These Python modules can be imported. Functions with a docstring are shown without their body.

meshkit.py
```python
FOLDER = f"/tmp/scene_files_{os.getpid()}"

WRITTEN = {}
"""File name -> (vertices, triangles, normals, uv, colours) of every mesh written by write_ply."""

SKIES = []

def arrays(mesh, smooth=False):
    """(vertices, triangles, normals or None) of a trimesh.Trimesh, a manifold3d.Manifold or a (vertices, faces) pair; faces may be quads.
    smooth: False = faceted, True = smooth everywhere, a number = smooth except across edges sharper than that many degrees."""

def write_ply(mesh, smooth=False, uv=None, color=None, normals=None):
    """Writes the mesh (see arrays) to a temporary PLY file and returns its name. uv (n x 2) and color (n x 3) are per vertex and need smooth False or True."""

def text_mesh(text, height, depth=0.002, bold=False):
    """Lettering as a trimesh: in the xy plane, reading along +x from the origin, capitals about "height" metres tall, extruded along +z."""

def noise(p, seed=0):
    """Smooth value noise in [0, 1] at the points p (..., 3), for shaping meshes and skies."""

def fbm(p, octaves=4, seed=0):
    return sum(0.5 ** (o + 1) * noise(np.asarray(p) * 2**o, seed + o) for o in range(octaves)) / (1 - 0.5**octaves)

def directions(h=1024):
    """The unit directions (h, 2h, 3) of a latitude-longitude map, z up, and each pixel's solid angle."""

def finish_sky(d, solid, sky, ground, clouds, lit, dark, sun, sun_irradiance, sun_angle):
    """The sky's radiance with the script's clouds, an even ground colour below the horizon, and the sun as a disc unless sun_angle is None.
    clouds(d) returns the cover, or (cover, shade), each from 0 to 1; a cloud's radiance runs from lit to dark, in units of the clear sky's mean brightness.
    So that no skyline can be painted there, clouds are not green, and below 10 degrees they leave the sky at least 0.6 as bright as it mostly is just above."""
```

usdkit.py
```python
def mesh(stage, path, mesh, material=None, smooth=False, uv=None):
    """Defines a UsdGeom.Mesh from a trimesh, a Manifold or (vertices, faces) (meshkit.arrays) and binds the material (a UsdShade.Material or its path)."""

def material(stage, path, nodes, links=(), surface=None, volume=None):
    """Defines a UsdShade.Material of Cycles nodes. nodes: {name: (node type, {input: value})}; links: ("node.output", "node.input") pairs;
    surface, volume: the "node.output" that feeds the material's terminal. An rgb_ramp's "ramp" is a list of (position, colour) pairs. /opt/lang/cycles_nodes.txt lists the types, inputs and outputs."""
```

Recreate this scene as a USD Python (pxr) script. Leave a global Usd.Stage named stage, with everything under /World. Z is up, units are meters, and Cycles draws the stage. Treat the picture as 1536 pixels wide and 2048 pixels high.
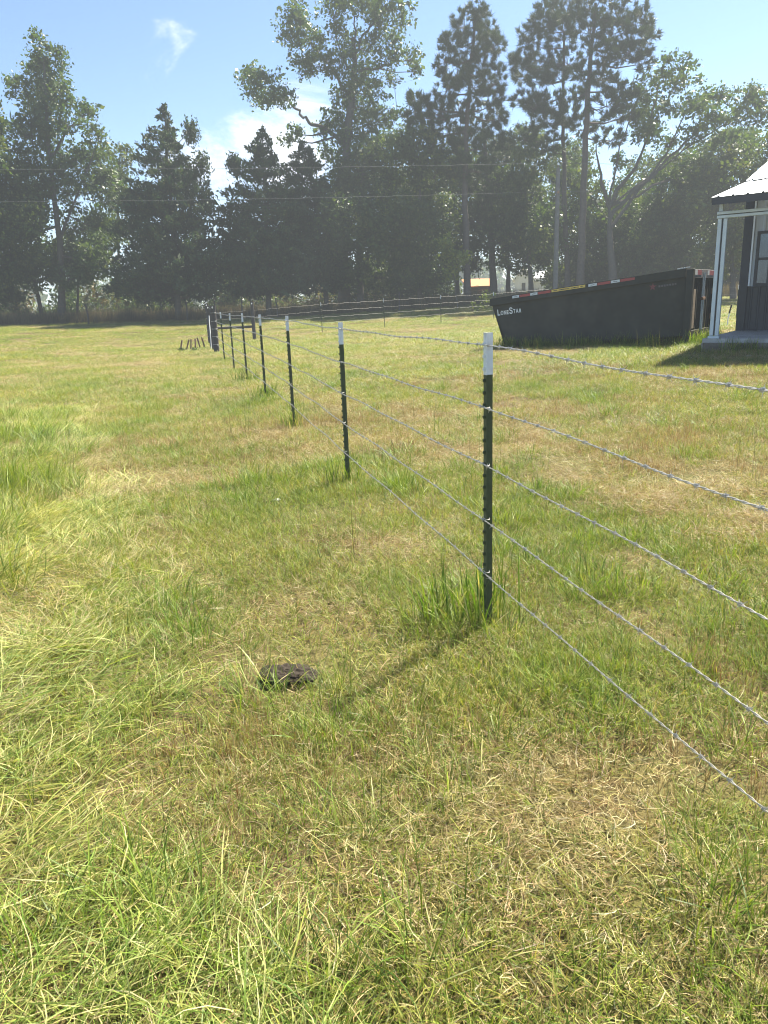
import math, random
import numpy as np
import trimesh
import usdkit, meshkit
from scipy.interpolate import RBFInterpolator
from pxr import Usd, UsdGeom, UsdLux, UsdShade, Sdf, Gf, Vt

stage = Usd.Stage.CreateInMemory()
UsdGeom.SetStageUpAxis(stage, UsdGeom.Tokens.z)
UsdGeom.SetStageMetersPerUnit(stage, 1.0)
UsdGeom.Xform.Define(stage, '/World')
UsdGeom.Scope.Define(stage, '/World/Looks')

# ------------------------------------------------------------------ camera, sky, sun, exposure
EXPOSURE = 1.8
SUN_EL, SUN_AZ = math.radians(54), math.radians(44)      # azimuth measured from +y towards +x
SKY = 0.05
SUN = 1.25
HAZE = 0.0012
CAM_H, PITCH, ROLL = 1.55, math.radians(15.464), math.radians(-2.103)

cam = UsdGeom.Camera.Define(stage, '/World/camera')
fwd = np.array([0, math.cos(PITCH), -math.sin(PITCH)])
rgt = np.array([1.0, 0, 0])
upv = np.cross(rgt, fwd)
R_ = math.cos(ROLL) * rgt + math.sin(ROLL) * upv
U_ = -math.sin(ROLL) * rgt + math.cos(ROLL) * upv
M = Gf.Matrix4d(*[float(x) for x in (*R_, 0, *U_, 0, *(-fwd), 0, 0, 0, CAM_H, 1)])
cam.AddTransformOp().Set(M)
cam.CreateFocalLengthAttr(26.0)
cam.CreateHorizontalApertureAttr(26.0 * 1536 / 1520)
cam.CreateVerticalApertureAttr(26.0 * 2048 / 1520)
cam.CreateClippingRangeAttr(Gf.Vec2f(0.05, 2000))
cam.CreateExposureAttr(EXPOSURE)

sun_dir = np.array([math.sin(SUN_AZ) * math.cos(SUN_EL), math.cos(SUN_AZ) * math.cos(SUN_EL), math.sin(SUN_EL)])
sky_mat = usdkit.material(stage, '/World/Looks/sky_look', {
    "sky": ("sky_texture", {"sky_type": "single_scattering", "sun_disc": False, "sun_elevation": SUN_EL, "sun_rotation": SUN_AZ,
                            "air_density": 1.0, "aerosol_density": 0.5, "ozone_density": 2.6, "altitude": 100.0}),
    "tc": ("texture_coordinate", {}),
    "map": ("mapping", {"scale": (2.2, 2.2, 5.0), "location": (0.35, 0.1, 0.0)}),
    "n": ("noise_texture", {"scale": 2.4, "detail": 10.0, "roughness": 0.66, "distortion": 0.4}),
    "n2": ("noise_texture", {"scale": 0.9, "detail": 3.0, "roughness": 0.5}),
    # soft heaps of fair-weather cloud around a few directions of the sky, broken up by the noise
    "d1": ("vector_math", {"math_type": "dot_product", "vector2": (-0.100, 0.979, 0.176)}),
    "b1": ("map_range", {"from_min": 0.9935, "from_max": 0.9997, "to_min": 0.0, "to_max": 0.31, "clamp": True}),
    "d2": ("vector_math", {"math_type": "dot_product", "vector2": (-0.2144, 0.9364, 0.2777)}),
    "b2": ("map_range", {"from_min": 0.9988, "from_max": 1.0, "to_min": 0.0, "to_max": 0.18, "clamp": True}),
    "d3": ("vector_math", {"math_type": "dot_product", "vector2": (-0.182, 0.972, 0.145)}),
    "b3": ("map_range", {"from_min": 0.9945, "from_max": 0.9997, "to_min": 0.0, "to_max": 0.29, "clamp": True}),
    "big": ("math", {"math_type": "maximum"}),
    "sum": ("math", {"math_type": "add"}), "sum2": ("math", {"math_type": "add"}),
    "r": ("map_range", {"range_type": "smoothstep", "from_min": 0.62, "from_max": 0.86, "to_min": 0.0, "to_max": 0.9, "clamp": True}),
    "tn": ("mix_color", {"blend_type": "multiply", "fac": 1.0, "b": (0.76, 0.90, 1.03), "use_clamp": False}),
    "cl": ("mix_color", {"b": (8.2, 8.5, 9.0), "use_clamp": False, "use_clamp_result": False}),
    "bg": ("background_shader", {"strength": SKY}),
}, [("tc.generated", "map.vector"), ("map.vector", "n.vector"),
    ("tc.generated", "d1.vector1"), ("d1.value", "b1.value"), ("tc.generated", "d2.vector1"), ("d2.value", "b2.value"),
    ("tc.generated", "d3.vector1"), ("d3.value", "b3.value"), ("b1.result", "big.value1"), ("b3.result", "big.value2"), ("n.fac", "sum.value1"), ("big.value", "sum.value2"), ("sum.value", "sum2.value1"), ("b2.result", "sum2.value2"), ("sum2.value", "r.value"),
    ("r.result", "cl.fac"), ("sky.color", "tn.a"), ("tn.result", "cl.a"), ("cl.result", "bg.color")], surface="bg.background")
dome = UsdLux.DomeLight.Define(stage, '/World/sky')
UsdShade.MaterialBindingAPI.Apply(dome.GetPrim()).Bind(sky_mat)
dome.GetPrim().SetCustomDataByKey('kind', 'structure')

sun = UsdLux.DistantLight.Define(stage, '/World/sun')
sun.CreateIntensityAttr(SUN)
sun.CreateNormalizeAttr(True)
sun.CreateAngleAttr(0.53)
sun.CreateColorAttr(Gf.Vec3f(1.0, 0.93, 0.79))
zax = sun_dir
xax = np.cross([0, 0, 1.0], zax); xax /= np.linalg.norm(xax)
yax = np.cross(zax, xax)
sun.AddTransformOp().Set(Gf.Matrix4d(*[float(v) for v in (*xax, 0, *yax, 0, *zax, 0, *(zax * 100), 1)]))

# ------------------------------------------------------------------ helpers
USED = {}
def path_of(name, parent=None):
    base = (str(parent.GetPath()) if parent is not None else '/World') + '/' + name
    n = USED.get(base, -1) + 1
    USED[base] = n
    return base if n == 0 else f'{base}_{n:03d}'

def tag(p, label=None, cat=None, group=None, kind=None):
    for k, v in (('label', label), ('category', cat), ('group', group), ('kind', kind)):
        if v:
            p.SetCustomDataByKey(k, v)
    return p

def thing(name, label, cat, loc=(0, 0, 0), rotz=0.0, group=None):
    x = UsdGeom.Xform.Define(stage, path_of(name))
    x.AddTranslateOp().Set(Gf.Vec3d(*map(float, loc)))
    if rotz:
        x.AddRotateZOp().Set(math.degrees(rotz))
    return tag(x.GetPrim(), label, cat, group)

def obj(name, mesh, mat, parent=None, smooth=False, col=None, label=None, kind=None):
    m = usdkit.mesh(stage, path_of(name, parent), mesh, mat, smooth)
    if col is not None:
        UsdGeom.PrimvarsAPI(m).CreatePrimvar('tint', Sdf.ValueTypeNames.Color3fArray, 'vertex').Set(Vt.Vec3fArray.FromNumpy(np.asarray(col, np.float32)))
    p = m.GetPrim()
    return tag(p, label, None, None, kind)

def dup(src, loc, rotz, label, group=None, name=None):
    was = src.GetCustomData()
    x = UsdGeom.Xform.Define(stage, path_of(name or src.GetName()))
    x.GetPrim().GetReferences().AddInternalReference(src.GetPath())
    x.GetPrim().SetInstanceable(True)
    x.ClearXformOpOrder()
    x = UsdGeom.Xformable(x.GetPrim())
    t = x.GetPrim().GetAttribute('xformOp:translate')
    x.GetPrim().CreateAttribute('xformOp:translate', Sdf.ValueTypeNames.Double3).Set(Gf.Vec3d(*map(float, loc)))
    x.GetPrim().CreateAttribute('xformOp:rotateZ', Sdf.ValueTypeNames.Float).Set(math.degrees(rotz))
    x.GetPrim().CreateAttribute('xformOpOrder', Sdf.ValueTypeNames.TokenArray).Set(['xformOp:translate', 'xformOp:rotateZ'])
    return tag(x.GetPrim(), label, was['category'], group or was.get('group'))

class MB:
    """Collects vertices and triangles of one mesh."""
    def __init__(self): self.v, self.f, self.n = [], [], 0
    def add(self, v, f):
        v = np.asarray(v, float); f = np.asarray(f, int)
        if f.shape[1] == 4: f = np.vstack([f[:, [0, 1, 2]], f[:, [0, 2, 3]]])
        self.v.append(v); self.f.append(f + self.n); self.n += len(v); return self
    def box(self, a, b, bev=0.0):
        a, b = np.minimum(a, b), np.maximum(a, b)
        if bev > 0:
            import manifold3d as m3
            pts = []
            for i in range(8):
                c = np.array([(a, b)[(i >> k) & 1][k] for k in range(3)], float)
                s = np.array([1 if (i >> k) & 1 else -1 for k in range(3)], float)
                for k in range(3):
                    q = c - s * bev; q[k] = c[k]; pts.append(q)
            h = trimesh.convex.convex_hull(np.array(pts))
            return self.add(h.vertices, h.faces)
        c = trimesh.creation.box(bounds=[a, b]); return self.add(c.vertices, c.faces)
    def bar(self, p, q, w, d, up=(0, 0, 1)):
        p, q = np.array(p, float), np.array(q, float); t = q - p; t /= np.linalg.norm(t)
        s = np.cross(t, up)
        if np.linalg.norm(s) < 1e-4: s = np.cross(t, (1, 0, 0))
        s /= np.linalg.norm(s); u = np.cross(s, t)
        v = [e + s * i * w / 2 + u * j * d / 2 for e in (p, q) for i, j in ((-1, -1), (1, -1), (1, 1), (-1, 1))]
        return self.add(v, [[3, 2, 1, 0], [4, 5, 6, 7], [0, 1, 5, 4], [1, 2, 6, 5], [2, 3, 7, 6], [3, 0, 4, 7]])
    def tube(self, pts, rad, sides=6, cap=True):
        p = np.asarray(pts, float); r = np.broadcast_to(np.asarray(rad, float), len(p))
        t = np.gradient(p, axis=0); t /= np.maximum(np.linalg.norm(t, axis=1, keepdims=True), 1e-9)
        ref = np.array([0.31, 0.17, 0.93]) if abs(t[:, 2]).mean() < 0.8 else np.array([1.0, 0.2, 0.05])
        a = np.cross(t, ref); a /= np.linalg.norm(a, axis=1, keepdims=True); b = np.cross(t, a)
        ang = np.arange(sides) * 2 * np.pi / sides
        v = (p[:, None] + r[:, None, None] * (np.cos(ang)[None, :, None] * a[:, None] + np.sin(ang)[None, :, None] * b[:, None])).reshape(-1, 3)
        i, j = np.meshgrid(np.arange(len(p) - 1), np.arange(sides), indexing='ij')
        q = np.stack([i * sides + j, i * sides + (j + 1) % sides, (i + 1) * sides + (j + 1) % sides, (i + 1) * sides + j], -1).reshape(-1, 4)
        self.add(v, q)
        if cap:
            for k, rev in ((0, True), (len(p) - 1, False)):
                ring = list(range(sides)); ring = ring[::-1] if rev else ring
                self.add(v[k * sides:(k + 1) * sides], [[ring[0], ring[m], ring[m + 1]] for m in range(1, sides - 1)])
        return self
    def prism(self, poly, z0, z1):
        from shapely.geometry import Polygon
        m = trimesh.creation.extrude_polygon(Polygon(poly), z1 - z0, engine='earcut'); m.apply_translation([0, 0, z0])
        return self.add(m.vertices, m.faces)
    def mesh(self): return np.vstack(self.v), np.vstack(self.f)
    def build(self, name, mat, parent=None, **k): return obj(name, self.mesh(), mat, parent, **k)

LOOK = {}
def plain(name, color, rough=0.6, metal=0.0, var=0.25, scale=6.0, bump=0.0, spec=0.5, grime=None):
    """A principled surface with mottled colour (and optionally a second, dirtier colour in patches)."""
    dark = tuple(c * (1 - var) for c in color)
    light = tuple(min(c * (1 + var), 0.95) for c in color)
    nodes = {"tc": ("texture_coordinate", {}), "n": ("noise_texture", {"scale": scale, "detail": 6.0, "roughness": 0.62}),
             "r": ("rgb_ramp", {"ramp": [(0.25, dark), (0.5, color), (0.75, light)]}),
             "p": ("principled_bsdf", {"roughness": rough, "metallic": metal, "specular_ior_level": spec})}
    links = [("tc.object", "n.vector"), ("n.fac", "r.fac")]
    if grime:
        nodes["g"] = ("noise_texture", {"scale": scale * 0.37, "detail": 8.0, "roughness": 0.7})
        nodes["gm"] = ("map_range", {"from_min": 0.5, "from_max": 0.72, "to_min": 0.0, "to_max": 0.85, "clamp": True})
        nodes["mx"] = ("mix_color", {"b": grime})
        links += [("tc.object", "g.vector"), ("g.fac", "gm.value"), ("gm.result", "mx.fac"), ("r.color", "mx.a"), ("mx.result", "p.base_color")]
    else:
        links.append(("r.color", "p.base_color"))
    if bump:
        nodes["bu"] = ("bump", {"strength": 0.6, "distance": bump})
        links += [("n.fac", "bu.height"), ("bu.normal", "p.normal")]
    LOOK[name] = usdkit.material(stage, '/World/Looks/' + name, nodes, links, surface="p.BSDF")
    return LOOK[name]

def foliage(name, trans=0.35, rough=0.5, spec=0.35, tcol=(1.25, 1.35, 0.6), patch=None):
    """Leaf or blade: colour from the mesh's tint, patchy over the ground if asked, part of the light passes through."""
    nodes = {"a": ("attribute", {"attribute": "tint"}), "p": ("principled_bsdf", {"roughness": rough, "specular_ior_level": spec}),
             "tm": ("mix_color", {"blend_type": "multiply", "fac": 1.0, "b": tcol, "use_clamp": False}),
             "t": ("translucent_bsdf", {}), "m": ("mix_closure", {"fac": trans})}
    links = [("tm.result", "t.color"), ("p.BSDF", "m.closure1"), ("t.BSDF", "m.closure2")]
    if patch:
        nodes.update({"g": ("geometry", {}), "n": ("noise_texture", {"scale": 0.55, "detail": 4.0, "roughness": 0.6}),
                      "r": ("rgb_ramp", {"ramp": patch}), "mul": ("mix_color", {"blend_type": "multiply", "fac": 1.0, "use_clamp": False})})
        links += [("g.position", "n.vector"), ("n.fac", "r.fac"), ("a.color", "mul.a"), ("r.color", "mul.b"), ("mul.result", "p.base_color"), ("mul.result", "tm.a")]
    else:
        links += [("a.color", "p.base_color"), ("a.color", "tm.a")]
    LOOK[name] = usdkit.material(stage, '/World/Looks/' + name, nodes, links, surface="m.closure")
    return LOOK[name]

# ------------------------------------------------------------------ terrain
CTRL = np.array([
    (0, 0, 0), (1.5, -3, 0), (-5, 0, 0), (5, 1, .1), (-4, 5, 0), (.5, 3.4, 0), (-.3, 6.6, 0), (-1.1, 9.8, .01), (-2, 13.1, .01), (-2.8, 16.4, .01), (-3.7, 19.8, .01), (-4.6, 23.2, .02), (-5.6, 27, .03),
    (4, 6, .09), (3.2, 10.5, .16), (6.2, 14.5, .43), (7.8, 17, .47), (6.6, 16.6, .44), (3.1, 18.9, .34), (9, 13, .5), (14, 14, .55), (16, 24, .45), (11.5, 25.5, .36), (15, 33, .3),
    (-7.3, 34.2, .04), (-5.6, 35.2, .07), (-2.6, 36.7, .22), (.4, 38.3, .3), (3.2, 39.4, .38), (6.1, 41.2, .44), (9.5, 43, .6),
    (-25, 50, .97), (-20.5, 52, .93), (-12.9, 51, .8), (-7, 52, .78), (-2.3, 57, .85), (5, 54, 1.08), (13, 54, 1.08), (20, 52, 1.0), (35, 50, 1.0),
    (-10, 18, .06), (-18, 25, .2), (-12, 40, .35), (-22, 40, .6), (-9, 8, .03), (-30, 20, .3), (20, 0, .4), (30, 20, .7), (-30, -10, 0), (20, -20, .2), (0, -30, -.1),
    (-45, 70, 1.1), (0, 75, 1.2), (45, 70, 1.2), (-60, 30, .8), (60, 30, 1.0)], float)
RBF = RBFInterpolator(CTRL[:, :2], CTRL[:, 2], kernel='thin_plate_spline', smoothing=0.6)
def ground_z(x, y):
    x = np.atleast_1d(np.asarray(x, float)); y = np.atleast_1d(np.asarray(y, float))
    x, y = np.broadcast_arrays(x, y)
    q = np.stack([np.clip(x.ravel(), -48, 48), np.clip(y.ravel(), -32, 76)], -1)
    z = RBF(q).reshape(x.shape)
    far = np.clip((np.hypot(x, y) - 70) / 60, 0, 1)
    z = z * (1 - far) + 1.1 * far
    p3 = np.stack([x * 1.1, y * 1.1, np.zeros_like(x)], -1)
    return z + (meshkit.fbm(p3, 3, 5) - 0.5) * 0.05 * (1 - far)
def gz(x, y): return float(ground_z(x, y)[0])

N = 201
k = np.sinh(np.linspace(-1, 1, N) * 4.6); k /= k[-1]
gx, gy = np.meshgrid(k * 420, k * 420 + 4, indexing='ij')
gv = np.stack([gx, gy, ground_z(gx, gy)], -1).reshape(-1, 3)
ii, jj = np.meshgrid(np.arange(N - 1), np.arange(N - 1), indexing='ij')
gf = np.stack([ii * N + jj, (ii + 1) * N + jj, (ii + 1) * N + jj + 1, ii * N + jj + 1], -1).reshape(-1, 4)
ground_mat = usdkit.material(stage, '/World/Looks/ground_look', {
    "g": ("geometry", {}), "n1": ("noise_texture", {"scale": 0.6, "detail": 5.0, "roughness": 0.65}), "n2": ("noise_texture", {"scale": 38.0, "detail": 4.0, "roughness": 0.7}),
    "n3": ("noise_texture", {"scale": 0.07, "detail": 3.0}),
    "near": ("rgb_ramp", {"ramp": [(0.3, (0.085, 0.065, 0.035)), (0.45, (0.14, 0.11, 0.055)), (0.55, (0.12, 0.115, 0.042)), (0.7, (0.075, 0.09, 0.026))]}),
    "fine": ("rgb_ramp", {"ramp": [(0.3, (0.55, 0.5, 0.45)), (0.7, (1.35, 1.3, 1.2))]}),
    "mul": ("mix_color", {"blend_type": "multiply", "fac": 1.0, "use_clamp": False}),
    "farc": ("rgb_ramp", {"ramp": [(0.35, (0.24, 0.24, 0.085)), (0.65, (0.30, 0.26, 0.11))]}),
    "sep": ("separate_xyz", {}), "fm": ("map_range", {"from_min": 42.0, "from_max": 62.0, "to_min": 0.0, "to_max": 1.0, "clamp": True}),
    "mx": ("mix_color", {}), "bu": ("bump", {"strength": 0.8, "distance": 0.02}), "p": ("principled_bsdf", {"roughness": 0.95, "specular_ior_level": 0.15})},
    [("g.position", "n1.vector"), ("g.position", "n2.vector"), ("g.position", "n3.vector"), ("n1.fac", "near.fac"), ("n2.fac", "fine.fac"), ("near.color", "mul.a"), ("fine.color", "mul.b"),
     ("n3.fac", "farc.fac"), ("g.position", "sep.vector"), ("sep.y", "fm.value"), ("fm.result", "mx.fac"), ("mul.result", "mx.a"), ("farc.color", "mx.b"), ("mx.result", "p.base_color"),
     ("n2.fac", "bu.height"), ("bu.normal", "p.normal")], surface="p.BSDF")
g = obj('ground', (gv, gf), ground_mat, smooth=True)
tag(g, 'pasture ground under the grass', 'ground', None, 'structure')

# haze: even pale air round the whole scene
if HAZE:
    hz_mat = usdkit.material(stage, '/World/Looks/haze_look', {"v": ("principled_volume", {"color": (0.87, 0.94, 1.0), "density": HAZE, "anisotropy": 0.3})}, [], volume="v.volume")
    hb = trimesh.creation.box(bounds=[[-430, -430, -2.5], [430, 440, 32]])
    tag(obj('haze', hb, hz_mat), 'thin pale summer haze over the pasture', 'haze', None, 'stuff')

# ------------------------------------------------------------------ grass
blade_mat = foliage('blade_look', 0.33, 0.5, 0.35, (1.3, 1.35, 0.52), patch=[(0.28, (0.66, 0.80, 0.55)), (0.45, (0.92, 1.0, 0.85)), (0.6, (1.10, 1.06, 0.95)), (0.75, (1.22, 1.08, 1.0))])
straw_mat = foliage('straw_look', 0.25, 0.55, 0.3, (1.1, 1.0, 0.8), patch=[(0.3, (0.85, 0.82, 0.72)), (0.7, (1.12, 1.08, 1.05))])

def ribbons(root, az, length, lean, curl, width, color, segs=3, twist=None, roll=None):
    """Blades of grass as tapering ribbons: root (n,3), az heading, lean from vertical at the root and curl = extra lean by the tip."""
    n = len(root)
    t = np.linspace(0, 1, segs + 1)
    ang = lean[:, None] + curl[:, None] * t[None, :]
    step = length[:, None] / segs
    mid = (ang[:, :-1] + ang[:, 1:]) / 2
    hx = np.concatenate([np.zeros((n, 1)), np.cumsum(np.sin(mid) * step, 1)], 1)
    hz = np.concatenate([np.zeros((n, 1)), np.cumsum(np.cos(mid) * step, 1)], 1)
    hd = az[:, None] + (twist[:, None] * t[None] if twist is not None else 0)
    P = np.stack([root[:, None, 0] + hx * np.cos(hd), root[:, None, 1] + hx * np.sin(hd), root[:, None, 2] + np.maximum(hz, 0.003 - root[:, None, 2])], -1)
    rl = np.zeros(n) if roll is None else roll
    side = np.stack([-np.sin(hd) * np.cos(rl)[:, None], np.cos(hd) * np.cos(rl)[:, None], np.broadcast_to(np.sin(rl)[:, None], hd.shape)], -1)
    w = width[:, None] * np.array([0.7, 0.9, 0.6, 0.0] if segs == 3 else np.r_[0.8, np.ones(segs - 2), 0.6, 0.0])[None, :]
    L, Rr = P - side * w[..., None] / 2, P + side * w[..., None] / 2
    per = 2 * segs + 1
    V = np.empty((n, per, 3))
    V[:, 0:2 * segs:2], V[:, 1:2 * segs:2], V[:, -1] = L[:, :-1], Rr[:, :-1], P[:, -1]
    F = []
    for s in range(segs - 1):
        a = 2 * s; F += [[a, a + 1, a + 3], [a, a + 3, a + 2]]
    F.append([2 * segs - 2, 2 * segs - 1, 2 * segs])
    F = (np.array(F)[None] + (np.arange(n) * per)[:, None, None]).reshape(-1, 3)
    C = np.repeat(color[:, None], per, 1)
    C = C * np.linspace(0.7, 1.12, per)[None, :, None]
    return V.reshape(-1, 3), F, C.reshape(-1, 3)

def pick(rng, cols, n, jit=0.18):
    c = np.array(cols)[rng.integers(0, len(cols), n)]
    return np.clip(c * (1 + rng.normal(0, jit, (n, 1))) * (1 + rng.normal(0, 0.05, (n, 3))), 0.01, 0.9)

GREENS = [(.085, .135, .018), (.13, .19, .026), (.175, .235, .034), (.225, .27, .044), (.28, .295, .06), (.34, .325, .10), (.31, .245, .09)]
LUSH = [(.07, .125, .016), (.105, .165, .02), (.15, .215, .028), (.20, .255, .036)]
STRAWS = [(.46, .40, .20), (.52, .46, .26), (.42, .345, .17), (.33, .245, .115), (.56, .50, .32), (.39, .375, .14), (.28, .265, .085)]
PALES = [(.38, .39, .12), (.46, .43, .18), (.28, .33, .085), (.52, .46, .24), (.20, .27, .06), (.14, .20, .04)]

def disc(rng, n, r):
    a = rng.uniform(0, 2 * np.pi, n); q = r * np.sqrt(rng.uniform(0, 1, n))
    return np.stack([q * np.cos(a), q * np.sin(a), np.zeros(n)], -1)

def clump_pts(rng, n, r, k, sig):
    c = disc(rng, k, r)
    return c[rng.integers(0, k, n)] + np.concatenate([rng.normal(0, sig, (n, 2)), np.zeros((n, 1))], 1)

def proto_mown(rng, n=500, wide=1.0, lo=.03, hi=.105):
    root = np.concatenate([clump_pts(rng, n // 2, .30, 26, .022), disc(rng, n - n // 2, .32)])
    return ribbons(root, rng.uniform(0, 2 * np.pi, n), rng.uniform(lo, hi, n), rng.uniform(.15, 1.25, n), rng.uniform(0, 1.1, n), wide * rng.uniform(.0017, .0038, n), pick(rng, GREENS, n), twist=rng.normal(0, .6, n), roll=rng.normal(0, .5, n))
def proto_straw(rng, n=380, wide=1.0, lo=.025, hi=.105):
    root = disc(rng, n, .32); root[:, 2] = rng.uniform(0.0, .022, n)
    return ribbons(root, rng.uniform(0, 2 * np.pi, n), rng.uniform(lo, hi, n), rng.uniform(.9, 1.65, n), rng.normal(0, .5, n), wide * rng.uniform(.0016, .0034, n), pick(rng, STRAWS, n), twist=rng.normal(0, 1.1, n), roll=rng.normal(0, .8, n))
def proto_stub(rng, n=260):
    root = clump_pts(rng, n, .3, 24, .018)
    return ribbons(root, rng.uniform(0, 2 * np.pi, n), rng.uniform(.03, .085, n), rng.uniform(0, .5, n), rng.normal(0, .3, n), rng.uniform(.0018, .0032, n), pick(rng, STRAWS[:4] + [(.33, .22, .09), (.25, .155, .065), (.20, .13, .055)], n), roll=rng.normal(0, .5, n))
def proto_lodged(rng, n=240, cols=PALES):
    root = clump_pts(rng, n, .3, 16, .05)
    az = rng.normal(0, .5, n) + np.sin(root[:, 0] * 9) * .6
    return ribbons(root, az, rng.uniform(.10, .30, n), rng.uniform(.8, 1.45, n), rng.uniform(.1, .7, n), rng.uniform(.0016, .0034, n), pick(rng, cols, n), segs=5, twist=rng.normal(0, .6, n), roll=rng.normal(0, .5, n))
def proto_tuft(rng, n=110, cols=LUSH + GREENS[1:4], lo=.07, hi=.20, spread=.085):
    root = np.concatenate([rng.normal(0, spread, (n, 2)), np.zeros((n, 1))], 1)
    az = np.arctan2(root[:, 1], root[:, 0]) + rng.normal(0, .9, n)
    return ribbons(root, az, rng.uniform(lo, hi, n), np.abs(rng.normal(.35, .35, n)), rng.uniform(.2, 1.3, n), rng.uniform(.002, .0038, n), pick(rng, cols, n), segs=5, twist=rng.normal(0, .4, n), roll=rng.normal(0, .4, n))
def proto_tall(rng, n=170):
    root = clump_pts(rng, n, .26, 14, .05)
    return ribbons(root, rng.normal(0.4, 1.2, n), rng.uniform(.16, .36, n), rng.uniform(.1, .7, n), rng.uniform(.2, 1.0, n), rng.uniform(.0025, .0045, n), pick(rng, LUSH + GREENS[1:4] + PALES[2:3], n), segs=5, twist=rng.normal(0, .4, n), roll=rng.normal(0, .4, n))
def proto_stalk(rng, n=9):
    root = disc(rng, n, .3)
    return ribbons(root, rng.uniform(0, 6.28, n), rng.uniform(.28, .55, n), np.abs(rng.normal(.12, .12, n)), rng.normal(.1, .2, n), rng.uniform(.002, .0032, n), pick(rng, [(.07, .10, .03), (.12, .12, .05), (.25, .19, .09)], n), segs=5)
def proto_hay(rng, n=420):
    root = disc(rng, n, .26); r = np.hypot(root[:, 0], root[:, 1]) / .26
    root[:, 2] = rng.uniform(0, .085, n) * (1 - r ** 2)
    return ribbons(root, rng.uniform(0, 6.28, n), rng.uniform(.035, .13, n), rng.uniform(.9, 1.8, n), rng.normal(0, .5, n), rng.uniform(.0016, .003, n), pick(rng, STRAWS[:5] + [(.45, .33, .2)], n), segs=5, twist=rng.normal(0, 1.6, n), roll=rng.normal(0, .7, n))

def scatter(name, label, protos, mat, pts, yaw, scale, tilt=None, cat='grass'):
    pi = UsdGeom.PointInstancer.Define(stage, '/World/' + name)
    rel = pi.CreatePrototypesRel()
    for i, (v, f, c) in enumerate(protos):
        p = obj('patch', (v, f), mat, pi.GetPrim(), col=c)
        rel.AddTarget(p.GetPath())
    n = len(pts)
    rng = np.random.default_rng(77)
    pi.CreateProtoIndicesAttr(Vt.IntArray.FromNumpy(rng.integers(0, len(protos), n).astype(np.int32)))
    z = ground_z(pts[:, 0], pts[:, 1])
    pi.CreatePositionsAttr(Vt.Vec3fArray.FromNumpy(np.stack([pts[:, 0], pts[:, 1], z], -1).astype(np.float32)))
    pi.CreateOrientationsAttr(Vt.QuathArray([Gf.Quath(float(math.cos(a / 2)), 0.0, 0.0, float(math.sin(a / 2))) for a in yaw]))
    pi.CreateScalesAttr(Vt.Vec3fArray.FromNumpy(np.asarray(scale, np.float32)))
    tag(pi.GetPrim(), label, cat, None, 'stuff')

rngG = np.random.default_rng(11)
def field(y0, y1, dens, half=.56, marg=1.6, stretch=1.0):
    """Random points of the ground between two distances, across the view and somewhat beyond."""
    w = half * y1 + marg
    n = int(dens * 2 * w * (y1 - y0))
    x, y = rngG.uniform(-w, w, n), rngG.uniform(y0, y1, n)
    keep = np.abs(x) < half * y + marg
    return np.stack([x[keep], y[keep]], -1)
def fb(p, s, seed): return meshkit.fbm(np.stack([p[:, 0] * s, p[:, 1] * s, np.zeros(len(p))], -1), 4, seed)
def smooth(a, b, x): t = np.clip((x - a) / (b - a), 0, 1); return t * t * (3 - 2 * t)

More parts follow.
